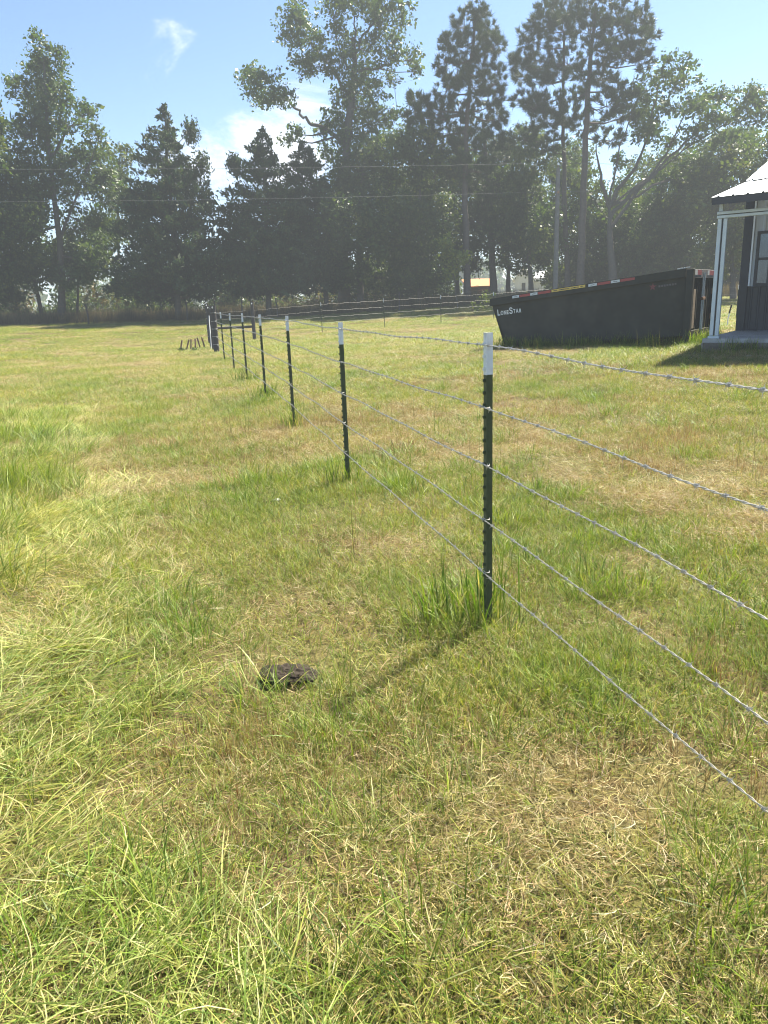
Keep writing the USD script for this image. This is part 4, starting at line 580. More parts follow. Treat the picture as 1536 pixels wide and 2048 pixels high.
('bush', 'shrub', 'small shrub showing above the dumpster rail under the utility pole', 10.38, 46.0, [], [(-0.25, 0.51, np.float64(0.4), np.float64(0.23)), (0.33, 0.61, np.float64(0.4), np.float64(0.23))], {'tone': 'lime'}),
('bush', 'shrub', 'low brownish bush under the poplar trunk at left', -23.46, 51.0, [], [(-0.47, 1.05, np.float64(0.81), np.float64(0.69)), (0.62, 0.83, np.float64(0.75), np.float64(0.56)), (1.57, 0.67, np.float64(0.5), np.float64(0.44))], {'tone': 'rust'}),
('bush', 'shrub', 'low olive bush between the poplar trunk and the big cedar trunk', -17.48, 52.0, [], [(-0.81, 1.31, np.float64(0.83), np.float64(0.64)), (0.37, 1.58, np.float64(0.77), np.float64(0.7)), (1.36, 1.04, np.float64(0.7), np.float64(0.57))], {'tone': 'rust'}),
('bush', 'shrub', 'dark low bush left of the big cedar trunk', -15.01, 52.0, [], [(-0.36, 1.09, np.float64(0.7), np.float64(0.57)), (0.71, 0.93, np.float64(0.57), np.float64(0.51))], {'tone': 'dark'}),
('bush', 'shrub', 'dark low bush between the big cedar and the fence corner', -11.76, 53.0, [], [(-0.32, 1.12, np.float64(0.65), np.float64(0.59)), (0.77, 1.02, np.float64(0.65), np.float64(0.52))], {'tone': 'dark'}),
('bush', 'shrub', 'olive bush between the cloud-front cedar and the cottonwood', -5.37, 55.0, [], [(-0.45, 1.23, np.float64(0.68), np.float64(0.61)), (0.59, 1.12, np.float64(0.68), np.float64(0.54))], {'tone': 'rust'}),
('bush', 'shrub', 'dark bush left of the straight pine base', 4.44, 55.0, [], [(-0.51, 0.96, np.float64(0.68), np.float64(0.54)), (0.71, 0.85, np.float64(0.47), np.float64(0.47))], {'tone': 'dark'}),
('bush', 'shrub', 'dark bush right of the cottonwood base behind the far fence', 0.59, 56.0, [], [(-0.84, 1.19, np.float64(0.83), np.float64(0.62)), (0.57, 1.07, np.float64(0.9), np.float64(0.62))], {'tone': 'dark'})]

for i, (kind, name, label, x, y, trunks, clumps, k) in enumerate(TREES):
    if kind == 'cedar': cedar(i, name, label, x, y, trunks, clumps, dict(k))
    else: broadleaf(i, kind, name, label, x, y, trunks, clumps, dict(k))

# tall dry weeds along the foot of the trees, and the wood far behind them
def proto_weed(rng, n=70):
    root = disc(rng, n, .4)
    return ribbons(root, rng.uniform(0, 6.28, n), rng.uniform(.35, 1.0, n), np.abs(rng.normal(.1, .14, n)), rng.normal(.2, .3, n), rng.uniform(.012, .024, n), pick(rng, [(.15, .12, .06), (.19, .155, .075), (.11, .105, .045), (.075, .09, .035), (.13, .105, .055)], n), segs=3, roll=rng.normal(0, .5, n))
n = 1700
P = np.stack([rngG.uniform(-38, 34, n), np.zeros(n)], -1)
P[:, 1] = 49.5 + 3.2 * smooth(-25, 0, P[:, 0]) + np.abs(rngG.normal(0, 4.0, n)) + rngG.normal(0, .5, n)
P = P[(P[:, 0] < 12) | (P[:, 1] > 50)]
s = rngG.uniform(.6, 1.2, (len(P), 1)) * np.ones((1, 3))
scatter('dry_weeds', 'tall tan and olive weeds along the foot of the tree line', [proto_weed(r1) for _ in range(4)], straw_mat, P, r1.uniform(0, 6.28, len(P)), s, cat='weeds')

rngU = np.random.default_rng(8)
V, F, C, n0 = [], [], [], 0
for kx in np.arange(-46, 46, .95):
    cx, cy, hh = kx + rngU.normal(0, .5), 61 + rngU.uniform(-3, 7), rngU.uniform(.9, 2.7) * (1.35 if kx < -4 else 1.6)
    if 6.0 < cx * 66 / cy < 11.5: hh = .35
    if 13.0 < cx * 80 / cy < 19: hh = .7
    tn = TONES[['dark', 'rust', 'dark', 'dark'][rngU.integers(0, 4)]]
    n = int(420 * hh)
    d = unit(rngU.normal(size=(n, 3))); d[:, 2] = np.abs(d[:, 2])
    p = np.array([cx, cy, gz(cx, cy)]) + d * [rngU.uniform(.9, 1.7), 1.0, hh] * rngU.uniform(.2, 1, (n, 1)) ** .6
    p = p[meshkit.noise(p * 1.7, 3) > .3]
    v, f, c = leaves(rngU, p, .2, tn, .6)
    V.append(v); F.append(f + n0); C.append(c); n0 += len(v)
tag(obj('undergrowth', (np.vstack(V), np.vstack(F)), leaf_mat, col=np.vstack(C)), 'tangled undergrowth in the shade behind the row of trees', 'undergrowth', None, 'stuff')

rngF = np.random.default_rng(5)
V, F, C, n0 = [], [], [], 0
for kx in np.arange(-210, 215, 5.0):
    cx, cy, hh = kx + rngF.normal(0, 2), 190 + rngF.normal(0, 14), rngF.uniform(6, 12)
    n = 900
    d = unit(rngF.normal(size=(n, 3))); d[:, 2] = np.abs(d[:, 2])
    p = np.array([cx, cy, 1.0]) + d * [rngF.uniform(4, 6.5), 4, hh] * rngF.uniform(.5, 1, (n, 1)) ** .5
    v, f, c = leaves(rngF, p, .9, TONES['dark'], .7)
    V.append(v); F.append(f + n0); C.append(c); n0 += len(v)
tag(obj('distant_wood', (np.vstack(V), np.vstack(F)), leaf_mat, col=np.vstack(C)), 'far-off wood along the horizon seen between the trunks', 'wood', None, 'stuff')

# ------------------------------------------------------------------ metal building with porch (right edge)
concrete = plain('concrete_look', (.36, .34, .31), .85, var=.25, scale=5, bump=.004, grime=(.24, .19, .14))
galv = plain('galvanised_look', (.50, .54, .55), .5, metal=.25, var=.12, scale=4)
roof_metal = plain('roof_metal_look', (.70, .71, .72), .38, metal=.55, var=.06, scale=2)
dark_metal = plain('charcoal_metal_look', (.045, .042, .045), .45, var=.2, scale=5)
light_metal = plain('light_wall_look', (.46, .47, .48), .5, var=.06, scale=3)
white_trim = plain('white_trim_look', (.75, .76, .77), .45, var=.05, scale=4)
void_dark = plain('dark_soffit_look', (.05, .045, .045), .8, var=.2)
glass = usdkit.material(stage, '/World/Looks/window_glass_look', {"t": ("transparent_bsdf", {"color": (.32, .36, .40)}), "g": ("glossy_bsdf", {"roughness": .03, "color": (.9, .95, 1.0)}), "fr": ("fresnel", {"IOR": 1.6}), "ad": ("math", {"math_type": "add", "value2": .06}), "m": ("mix_closure", {})},
                         [("fr.fac", "ad.value1"), ("ad.value", "m.fac"), ("t.BSDF", "m.closure1"), ("g.BSDF", "m.closure2")], surface="m.closure")
FLOOR = .671
house = thing('metal_building', 'metal building with white ribbed roof, dark wainscot and porch at the right edge', 'building', (6.173, 14.5, FLOOR), math.atan2(-.577, .817))
# local axes: x along the front to the right, y away from the porch edge, z up from the slab
def H(name, mb, mat, parent=None, **k): return mb.build(name, mat, parent or house, **k)
sl = MB()
pts = np.array([[-.09, -.06], [9.4, -.06], [9.4, 10.2], [-.09, 10.2]])
m = trimesh.creation.box(bounds=[[-.09, -.05, -.62], [9.4, 10.2, 0.0]]); m = m.subdivide_to_size(.35)
vv = np.array(m.vertices); low = vv[:, 2] < -.09
nz = meshkit.fbm(vv * 3.1, 4, 8) - .5
vv[low, 1] += np.where(vv[low, 1] < 0, nz[low] * .09, 0); vv[low, 0] += np.where(vv[low, 0] < 0, nz[low] * .07, 0)
sl.add(vv, m.faces); H('slab', sl, concrete)
ft = trimesh.creation.box(bounds=[[-.06, -.10, -.7], [9.4, .2, -.075]]).subdivide_to_size(.12); fv = np.array(ft.vertices)
fv[:, 1] += np.where(fv[:, 1] < 0, (meshkit.fbm(fv * 4.2, 4, 18) - .62) * .22, 0)
H('footing', MB().add(fv, ft.faces), plain('footing_look', (.17, .14, .115), .95, var=.4, scale=7, bump=.01, spec=.1), smooth=40)
WY, WH = 2.96, 2.64
for px in (0.03, 3.15, 6.3, 9.3):
    b = MB(); b.box((px - .02, .02, .05), (px + .045, .09, 2.10 if px < .1 else 2.2), .004)
    b2 = MB(); b2.box((px + .075, .02, .05), (px + .14, .09, 2.10 if px < .1 else 2.2), .004)
    post = H('porch_post', b, galv)
    obj('channel', b2.mesh(), galv, post)
    bp = MB(); bp.box((px - .04, -.0, 0.0), (px + .16, .11, .045), .004); obj('base_plate', bp.mesh(), galv, post)
    web = MB(); web.box((px + .046, .045, .06), (px + .074, .065, 2.1)); obj('web', web.mesh(), dark_metal, post)
    st = MB(); st.box((px - .015, .03, 2.222), (px + .05, .08, 2.40), .003); obj('stub', st.mesh(), galv, post)
b = MB(); b.box((-.01, .01, 2.104), (9.45, .10, 2.154), .004); H('porch_beam', b, galv)
b = MB(); b.box((-.01, .01, 2.168), (9.45, .10, 2.218), .004); H('porch_beam', b, galv)
b = MB(); b.box((-.0, .04, 2.15), (9.44, .07, 2.172)); H('beam_web', b, dark_metal)
# the roof: shallow over the porch, steeper behind it; each sheet has raised ribs
EY, EZ, BY, BZ, RY, RZ = -.36, 2.432, 2.53, 2.958, 7.2, 4.27
def sheet(x0, x1, a, c, th=.004):
    """One ribbed sheet between eave point a and top point c (y, z)."""
    xs, hs = [], []
    x = x0
    while x < x1 - .02:
        for dx, hgt in ((0, 0), (.095, 0), (.108, .02), (.128, .02), (.141, 0)):
            if x + dx <= x1: xs.append(x + dx); hs.append(hgt)
        x += .236
    xs.append(x1); hs.append(0)
    xs, hs = np.array(xs), np.array(hs); n = len(xs)
    d = np.array([c[0] - a[0], c[1] - a[1]]); d /= np.linalg.norm(d); nn = np.array([-d[1], d[0]])
    rows = [np.stack([xs, e[0] + nn[0] * (hs - o), e[1] + nn[1] * (hs - o)], -1) for e in (a, c) for o in (0, th)]
    v = np.vstack(rows); f = []
    for i in range(n - 1):
        f += [[i, i + 1, 2 * n + i + 1, 2 * n + i], [n + i + 1, n + i, 3 * n + i, 3 * n + i + 1], [n + i, n + i + 1, i + 1, i], [2 * n + i, 2 * n + i + 1, 3 * n + i + 1, 3 * n + i]]
    return MB().add(v, f)
x = -.05
for i in range(10):
    x1 = x + .944
    H('porch_roof_sheet', sheet(x, x1 - .003, (EY, EZ), (BY + .05, BZ + .012)), roof_metal)
    H('main_roof_sheet', sheet(x, x1 - .003, (BY, BZ + .03), (RY, RZ)), roof_metal)
    H('back_roof_sheet', sheet(x, x1 - .003, (10.6, BZ - .1), (RY, RZ)), roof_metal) if False else None
    x = x1
XR = x
b = MB(); b.add([(-.05, RY, RZ), (XR, RY, RZ), (XR, 10.6, 3.2), (-.05, 10.6, 3.2), (-.05, RY, RZ - .02), (XR, RY, RZ - .02), (XR, 10.6, 3.18), (-.05, 10.6, 3.18)], [[0, 1, 2, 3], [7, 6, 5, 4], [0, 4, 5, 1], [2, 6, 7, 3], [1, 5, 6, 2], [3, 7, 4, 0]]); H('back_roof', b, roof_metal)
b = MB(); b.box((-.03, EY + .012, EZ - .125), (XR - .01, EY + .03, EZ - .006)); H('fascia', b, dark_metal)
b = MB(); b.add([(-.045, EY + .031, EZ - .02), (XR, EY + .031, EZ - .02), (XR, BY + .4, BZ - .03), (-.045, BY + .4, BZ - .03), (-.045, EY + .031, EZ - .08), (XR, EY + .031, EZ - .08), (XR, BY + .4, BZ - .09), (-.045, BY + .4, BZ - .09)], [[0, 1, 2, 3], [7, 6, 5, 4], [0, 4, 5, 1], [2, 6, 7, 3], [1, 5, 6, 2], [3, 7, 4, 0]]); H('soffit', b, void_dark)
# walls: corrugated dark wainscot below, light ribbed panels above
def ribbed(x0, x1, z0, z1, y, pitch, hgt):
    mb = MB(); xs, hs = [x0], [0.]
    x = x0 + pitch * .4
    while x < x1 - pitch * .5:
        xs += [x, x + pitch * .1, x + pitch * .25, x + pitch * .35]; hs += [0, hgt, hgt, 0]; x += pitch
    xs.append(x1); hs.append(0); n = len(xs)
    v = [(a, y - c, z0) for a, c in zip(xs, hs)] + [(a, y - c, z1) for a, c in zip(xs, hs)] + [(x0, y + .03, z0), (x1, y + .03, z0), (x0, y + .03, z1), (x1, y + .03, z1)]
    f = [[i, i + 1, n + i + 1, n + i] for i in range(n - 1)] + [[2 * n + 1, 2 * n, 2 * n + 2, 2 * n + 3]]
    return mb.add(v, f)
x = .085
WX0, WX1, WZ0, WZ1 = .19, 1.25, .90, 2.0
while x < 9.2:
    x1 = min(x + .91, 9.3)
    H('wainscot_panel', ribbed(x, x1 - .003, 0.0, .90, WY, .15, .018), dark_metal)
    x = x1
for a, c, z0, z1 in ((.125, WX0, .915, 2.66), (WX0, WX1, WZ1, 2.66), (WX1, 2.4, .915, 2.66), (2.4, 3.4, .915, 2.66), (3.4, 4.4, 2.1, 2.66), (4.4, 5.4, .915, 2.66), (5.4, 6.4, .915, 2.66), (6.4, 7.4, .915, 2.66), (7.4, 8.4, .915, 2.66), (8.4, 9.3, .915, 2.66)):
    H('wall_panel', ribbed(a + .001, c - .002, z0, z1, WY, .21, .012), light_metal)
b = MB(); b.box((3.4, WY - .02, .902), (4.4, WY + .03, 2.1)); H('door', b, dark_metal)
b = MB(); b.box((-.085, WY - .035, 0.0), (.083, WY + .12, 2.72), .004); H('corner_trim', b, dark_metal)
b = MB(); b.box((.086, WY - .03, .92), (.122, WY - .001, 2.66), .003); H('trim_strip', b, white_trim)
b = MB(); b.box((.084, WY - .04, .902), (9.3, WY - .019, .914)); H('wainscot_cap', b, dark_metal)
fr = MB()
for a, c in (((WX0, WZ0 - .0), (WX0 + .055, WZ1)), ((WX1 - .055, WZ0), (WX1, WZ1)), ((WX0 + .055, WZ0 + .0), (WX1 - .055, WZ0 + .06)), ((WX0 + .055, WZ1 - .055), (WX1 - .055, WZ1))):
    fr.box((a[0], WY - .05, a[1] + .016), (c[0], WY + .02, c[1] + .016))
w = H('window', fr, dark_metal)
b = MB(); b.box((WX0 + .055, WY - .035, 1.44), (WX1 - .055, WY - .005, 1.49)); b.box((.44, WY - .034, WZ0 + .076), (.475, WY - .004, 1.44)); b.box((.44, WY - .034, 1.49), (.475, WY - .004, WZ1 - .04)); obj('muntin', b.mesh(), dark_metal, w)
b = MB(); b.box((WX0 + .05, WY - .018, WZ0 + .06), (WX1 - .05, WY - .012, WZ1 - .03)); obj('pane', b.mesh(), glass, w)
b = MB(); b.box((WX0 + .05, WY + .25, WZ0), (WX1 - .05, WY + .26, WZ1)); obj('blind', b.mesh(), plain('blind_look', (.22, .23, .26), .8), w)
b = MB(); b.add([(-.06, WY + .12, 0), (-.06, 10.1, 0), (-.06, 10.1, 3.3), (-.06, RY, RZ - .05), (-.06, WY + .12, 2.9), (-.02, WY + .12, 0), (-.02, 10.1, 0), (-.02, 10.1, 3.3), (-.02, RY, RZ - .05), (-.02, WY + .12, 2.9)], [[0, 1, 2], [0, 2, 3], [0, 3, 4], [5, 7, 6], [5, 8, 7], [5, 9, 8], [0, 4, 9], [0, 9, 5]]); H('gable_wall', b, light_metal)
b = MB(); b.box((-.02, 10.06, 0), (9.3, 10.1, 3.2)); H('back_wall', b, light_metal)
b = MB(); b.box((9.26, WY + .04, 0), (9.3, 10.06, 3.0)); H('gable_wall', b, light_metal)

# ------------------------------------------------------------------ dumpster
steel_black = plain('black_steel_look', (.040, .039, .031), .7, var=.3, scale=2.5, spec=.22, grime=(.07, .064, .05))
worn = plain('worn_paint_look', (.30, .23, .16), .8, var=.35, scale=9)
red_tape = plain('red_reflector_look', (.30, .05, .045), .4, var=.1)
white_tape = plain('white_reflector_look', (.52, .54, .54), .35, var=.06)
yellow_tape = plain('yellow_sticker_look', (.62, .43, .09), .45, var=.1)
ink = plain('dark_print_look', (.03, .03, .035), .5, var=.1)
white_ink = plain('white_print_look', (.70, .70, .68), .55, var=.08)
red_ink = plain('red_print_look', (.16, .03, .035), .5, var=.15)
grey_ink = plain('faded_print_look', (.09, .075, .08), .5, var=.15)
rust = plain('rusty_steel_look', (.22, .12, .07), .85, var=.4, scale=14)
dump = thing('dumpster', 'large black open-top dumpster with slanted front, tape-marked top rail, tilted beside the porch', 'dumpster', (6.508, 16.5, .621), math.atan2(-.577, .817))
DW = 2.1
TL, TR, BL, BK, BR = (-4.585, .899), (-.02, 1.372), (-4.189, -.253), (-4.218, .033), (.0, .0)
def slope(x): return TL[1] + (TR[1] - TL[1]) * (x - TL[0]) / (TR[0] - TL[0])
def D(name, mb, mat, parent=None, **k): return mb.build(name, mat, parent or dump, **k)
def side_poly(y0, y1, poly):
    n = len(poly); v = [(x, y0, z) for x, z in poly] + [(x, y1, z) for x, z in poly]
    f = [[0, i, i + 1] for i in range(1, n - 1)] + [[n, n + i + 1, n + i] for i in range(1, n - 1)]
    mb = MB().add(v, f); return mb.add(v, [[i, n + i, n + (i + 1) % n, (i + 1) % n] for i in range(n)])
poly = [(BL[0], BL[1]), (BR[0] - .03, BR[1]), (TR[0] - .03, TR[1] - .1), (TL[0] + .04, TL[1] - .14), (BK[0], BK[1])]
D('side_wall', side_poly(.03, .06, poly), steel_black)
D('side_wall', side_poly(DW - .06, DW - .03, poly), steel_black)
def rail(y0, y1):
    return side_poly(y0, y1, [(TL[0], TL[1] - .165), (TR[0] - .03, TR[1] - .17), (TR[0] - .03, TR[1]), (TL[0], TL[1])])
D('top_rail', rail(-.02, .10), steel_black); D('top_rail', rail(DW - .10, DW + .02), steel_black)
b = MB(); b.add([(TL[0] + .03, .06, TL[1] - .15), (TL[0] + .03, DW - .06, TL[1] - .15), (BK[0], DW - .06, BK[1]), (BK[0], .06, BK[1]), (TL[0] + .07, .06, TL[1] - .15), (TL[0] + .07, DW - .06, TL[1] - .15), (BK[0] + .04, DW - .06, BK[1]), (BK[0] + .04, .06, BK[1])], [[0, 1, 2, 3], [7, 6, 5, 4], [0, 4, 5, 1], [2, 6, 7, 3]])
b.add([(BK[0], .06, BK[1]), (BK[0], DW - .06, BK[1]), (BL[0], DW - .06, BL[1]), (BL[0], .06, BL[1]), (BK[0] + .04, .06, BK[1]), (BK[0] + .04, DW - .06, BK[1]), (BL[0] + .04, DW - .06, BL[1]), (BL[0] + .04, .06, BL[1])], [[0, 1, 2, 3], [7, 6, 5, 4]])
D('front_wall', b, steel_black)
b = MB(); b.box((TL[0] + .01, .10, TL[1] - .15), (TL[0] + .13, DW - .10, TL[1] - .01)); D('front_rail', b, steel_black)
b = MB(); b.add([(BL[0], .06, BL[1] + .03), (-.06, .06, .05), (-.06, DW - .06, .05), (BL[0], DW - .06, BL[1] + .03), (BL[0], .06, BL[1] + .06), (-.06, .06, .09), (-.06, DW - .06, .09), (BL[0], DW - .06, BL[1] + .06)], [[3, 2, 1, 0], [4, 5, 6, 7]]); D('floor', b, steel_black)
for y0, y1 in ((-.03, .12), (DW - .12, DW + .03)):
    b = MB(); b.box((-.03, y0, -.2), (.11, y1, 1.36), .008); D('corner_post', b, steel_black)
b = MB(); b.box((-.03, .12, -.02), (.09, DW - .12, .10), .006); D('rear_sill', b, steel_black)
b = MB(); b.box((-.03, .12, 1.18), (.085, DW - .12, 1.355), .006); hd = D('rear_header', b, plain('grey_steel_look', (.16, .14, .13), .5, var=.3), label='paler grey header with reflective tape over the doors')
for y0, y1, mt in ((.16, .42, white_tape), (.42, .78, red_tape), (1.32, 1.5, white_tape), (1.5, 1.94, red_tape)):
    b = MB(); b.box((.087, y0, 1.24), (.090, y1 - .004, 1.34)); obj('reflective_tape', b.mesh(), mt, hd)
for y0, y1 in ((.13, 1.04), (1.06, DW - .13)):
    b = MB(); b.box((-.01, y0, .11), (.03, y1, 1.17)); dr = D('rear_door', b, steel_black)
    r = MB()
    for yy in np.linspace(y0 + .08, y1 - .1, 5): r.box((.031, yy, .12), (.06, yy + .07, 1.16))
    obj('door_ribs', r.mesh(), steel_black, dr)
    for zz in (.35, .9):
        h_ = MB(); h_.tube([(.06, y0 + .01 if y0 < 1 else y1 - .01, zz - .06), (.06, y0 + .01 if y0 < 1 else y1 - .01, zz + .06)], .018, 8); obj('hinge', h_.mesh(), rust, dr)
b = MB(); b.box((.062, .27, .14), (.068, .47, .95)); D('worn_strip', b, worn, label='bare tan worn strip on the near door')
for yy in (.98, 1.12):
    b = MB(); b.tube([(.085, yy, .08), (.085, yy, 1.3)], .016, 8); D('lock_rod', b, galv)
b = MB(); b.box((.06, .94, .72), (.12, 1.16, .78), .006); D('door_latch', b, rust)
for zz in (.28, .80):
    b = MB(); b.box((.02, DW + .03, zz - .05), (.16, DW + .13, zz + .05), .01); D('latch_bracket', b, steel_black)
for y0 in (.25, DW - .33):
    b = MB()
    b.add([(BL[0] + .1, y0, BL[1] - .1), (-.1, y0, -.1), (-.1, y0 + .08, -.1), (BL[0] + .1, y0 + .08, BL[1] - .1), (BL[0] + .1, y0, BL[1] + .03), (-.1, y0, .05), (-.1, y0 + .08, .05), (BL[0] + .1, y0 + .08, BL[1] + .03)], [[3, 2, 1, 0], [4, 5, 6, 7], [0, 1, 5, 4], [1, 2, 6, 5], [2, 3, 7, 6], [3, 0, 4, 7]]); D('skid', b, steel_black)
    w_ = MB(); w_.tube([(-.12, y0 - .02, -.11), (-.12, y0 + .1, -.11)], .1, 14); D('roller', w_, rust)
    w_ = MB(); w_.tube([(BL[0] + .2, y0 - .02, BL[1] - .05), (BL[0] + .2, y0 + .1, BL[1] - .05)], .09, 14); D('roller', w_, rust)
for zz in ((-.05, 1.385), (-.18, 1.37)):
    b = MB(); b.bar((zz[0] - .03, -.03, zz[1]), (zz[0] + .05, .1, zz[1] + .012), .02, .02); D('tarp_hook', b, galv)
# tape, sticker and lettering on the near rail and side (they lie on it, 3 mm proud)
def on_side(x0, x1, za, zb, y):
    """Flat strip on the rail following its slope; za, zb = distances below the top edge."""
    v = [(x0, y, slope(x0) - zb), (x1, y, slope(x1) - zb), (x1, y, slope(x1) - za), (x0, y, slope(x0) - za)]
    v += [(a, y + .0025, c) for a, _, c in v]
    return MB().add(v, [[0, 1, 2, 3], [7, 6, 5, 4], [0, 4, 5, 1], [1, 5, 6, 2], [2, 6, 7, 3], [3, 7, 4, 0]])
def px2x(px): return np.interp(px, [980, 1367], [TL[0], TR[0] - .08])    # spacing of the strips along the rail, measured in the photograph
for a, c, mt in ((1032, 1047, white_tape), (1048, 1071, red_tape), (1071.5, 1087, white_tape), (1088, 1115, red_tape), (1192, 1209, white_tape), (1210, 1235, red_tape), (1236, 1253, white_tape), (1254, 1281, red_tape)):
    s_ = D('reflective_tape', on_side(px2x(a), px2x(c), .012, .068, -.0235), mt)
    if mt is white_tape:
        xm = (px2x(a) + px2x(c)) / 2; obj('print', on_side(xm - .045, xm + .045, .036, .046, -.0262).mesh(), ink, s_)
st = D('yellow_sticker', on_side(px2x(1117), px2x(1186), .010, .066, -.0235), yellow_tape)
xx = px2x(1121); rs = np.random.default_rng(3); marks = MB()
while xx < px2x(1181):
    w_ = rs.uniform(.012, .024)
    if rs.uniform() > .12:
        v, f = on_side(xx, xx + w_, .027, .05, -.0262).mesh(); marks.add(v, f)
    xx += w_ + .009
obj('print', marks.mesh(), ink, st, kind='stuff')
def letters(txt, hgt, x, z, mat, bold=True, tilt=None, name='letter'):
    """Letters standing on the near side wall, following the tilt of the rail."""
    ang = math.atan2(TR[1] - TL[1], TR[0] - TL[0]) if tilt is None else tilt
    for ch, sc in txt:
        m = meshkit.text_mesh(ch, hgt * sc, .003, bold); v = np.array(m.vertices)
        wd = v[:, 0].max()
        v[:, 0] *= .78
        X = x + v[:, 0] * math.cos(ang) - v[:, 1] * math.sin(ang); Z = z + v[:, 0] * math.sin(ang) + v[:, 1] * math.cos(ang)
        D(name, MB().add(np.stack([X, .0285 - v[:, 2], Z], -1), np.array(m.faces)), mat)
        x += (wd * .78 + hgt * .07) * math.cos(ang); z += (wd * .78 + hgt * .07) * math.sin(ang)
letters([('L', 1), ('O', .68), ('N', .68), ('E', .68), ('S', 1.05), ('T', .68), ('A', .68), ('R', .62)], .135, -4.40, .505, white_ink)
sa = [(math.sin(q * math.pi / 5) * (.085 if q % 2 == 0 else .034), math.cos(q * math.pi / 5) * (.085 if q % 2 == 0 else .034)) for q in range(10)]
from shapely.geometry import Polygon
m = trimesh.creation.extrude_polygon(Polygon(sa), .003, engine='earcut'); v = np.array(m.vertices)
D('star_emblem', MB().add(np.stack([-.72 + v[:, 0], .0285 - v[:, 2], 1.03 + v[:, 1]], -1), m.faces), red_ink)
b = MB()
for q in range(7): b.box((-.60 + q * .055, .026, 1.015 + q * .006), (-.56 + q * .055, .0285, 1.055 + q * .006))
D('faded_print', b, grey_ink, kind='stuff')

# ------------------------------------------------------------------ barbed wire fence
post_green = plain('post_green_look', (.06, .07, .032), .55, var=.3, scale=20, spec=.25)
post_white = plain('post_white_look', (.60, .62, .62), .5, var=.14, scale=16, grime=(.36, .28, .22))
wire_mat = plain('wire_look', (.50, .48, .44), .42, metal=.6, var=.12, scale=30)
far_wire_mat = plain('weathered_wire_look', (.20, .195, .18), .5, metal=.4, var=.2, scale=10)
wood_dark = plain('dark_post_look', (.06, .05, .042), .85, var=.35, scale=10, bump=.004)
WIRE_Z = [1.346, 1.074, .813, .556, .296]
POST_H = 1.398
POSTS = [(.475, 3.404), (-.32, 6.60), (-1.137, 9.824), (-1.964, 13.104), (-2.828, 16.435), (-3.716, 19.81), (-4.618, 23.204)]
fdir = np.array([POSTS[1][0] - POSTS[0][0], POSTS[1][1] - POSTS[0][1]]); fdir /= np.linalg.norm(fdir)
fang = math.atan2(fdir[1], fdir[0])
ordinal = ['nearest', 'second nearest', 'third nearest', 'fourth nearest', 'fifth nearest', 'sixth nearest', 'seventh nearest']
def t_post(label, loc, rotz, group):
    # local: x along the fence, +y is the side the wires are on; a T-section with studs on the face
    t = thing('fence_post', label, 'fence post', loc, rotz, group)
    T = [(-.0165, .006), (.0165, .006), (.0165, .0015), (.0035, -.001), (.0022, -.030), (-.0022, -.030), (-.0035, -.001), (-.0165, .0015)]
    MB().prism(T[::-1], -.3, 1.216).build('stem', post_green, t)
    tip = MB().prism([(a * 1.03, c * 1.03) for a, c in T[::-1]], 1.216, POST_H)
    for z in np.arange(1.235, POST_H - .02, .054): tip.box((-.005, .0055, z), (.005, .015, z + .013))
    tip.build('white_tip', post_white, t, label='white painted top of the post')
    st = MB()
    for z in np.arange(.05, 1.2, .054): st.box((-.0055, .0055, z), (.0055, .016, z + .014), .002)
    st.build('studs', post_green, t, kind='stuff')
    for z in WIRE_Z:
        c = MB(); c.tube([(-.012, .017, z + .006), (-.024, .012, z), (-.024, -.006, z - .003), (-.010, -.012, z), (.004, -.016, z + .002), (.022, -.008, z + .005), (.026, .010, z + .002), (.014, .020, z - .005), (.03, .022, z + .012)], .0017, 5)
        c.build('wire_clip', wire_mat, t, smooth=60)
    tie = MB(); tie.tube([(-.022, .012, .085), (.0, .014, .083), (.022, .010, .086), (.03, .02, .06), (.05, .03, .01)], .001, 4); tie.build('loose_tie', wire_mat, t)
    return t
FG = None
def post_label(i): return f'{ordinal[i]} green steel post with white top on the barbed wire fence'
p0 = t_post(post_label(0), (*POSTS[0], gz(*POSTS[0])), fang, FG)
for i in range(1, 7):
    dup(p0, (*POSTS[i], gz(*POSTS[i])), fang + [0, .02, -.03, .03, -.02, .02, 0][i], post_label(i))

# wooden corner posts of the gap at the far end
def wood_post(label, x, y, h, d, lean=(0, 0), wraps=True, mat=None, dots=True):
    t = thing('corner_post', label, 'fence post', (x, y, gz(x, y)))
    n = 7; rng = np.random.default_rng(int(abs(x * 1000)))
    z = np.linspace(-.3, h, n); p = np.stack([lean[0] * z / h, lean[1] * z / h, z], -1)
    MB().tube(p, d / 2 * (1 + rng.normal(0, .03, n)), 10).build('post', mat or wood_dark, t, smooth=50)
    if dots:
        c = MB(); c.tube([(lean[0], lean[1], h - .10), (lean[0], lean[1] - d * .55, h - .08), (lean[0] + .02, lean[1] - d * .9, h - .05)], .02, 8); c.build('insulator', white_trim, t, label='small white insulator at the top')
    if wraps:
        for zz in WIRE_Z:
            a = np.linspace(0, 2 * np.pi, 13); q = MB().tube(np.stack([np.cos(a) * (d / 2 + .004), np.sin(a) * (d / 2 + .004), np.full(13, zz + .01)], -1), .006, 5); q.build('wire_wrap', wire_mat, t)
    return t
CORNER = (-5.58, 26.9)
wood_post('thick dark corner post where the five fence wires end', *CORNER, 1.60, .19)
wood_post('dark wooden post just behind the thick corner post', -6.05, 28.8, 1.58, .17, wraps=False)
wood_post('slimmer dark post second from the back in the post row', -6.66, 31.2, 1.62, .15, wraps=False)
wood_post('rearmost dark wooden post at the far fence corner', -7.35, 34.2, 1.70, .17)
lp = thing('brace_pipe', 'thin pale pipe leaning against the second dark corner post', 'pipe', (-6.33, 29.6, gz(-6.33, 29.6)))
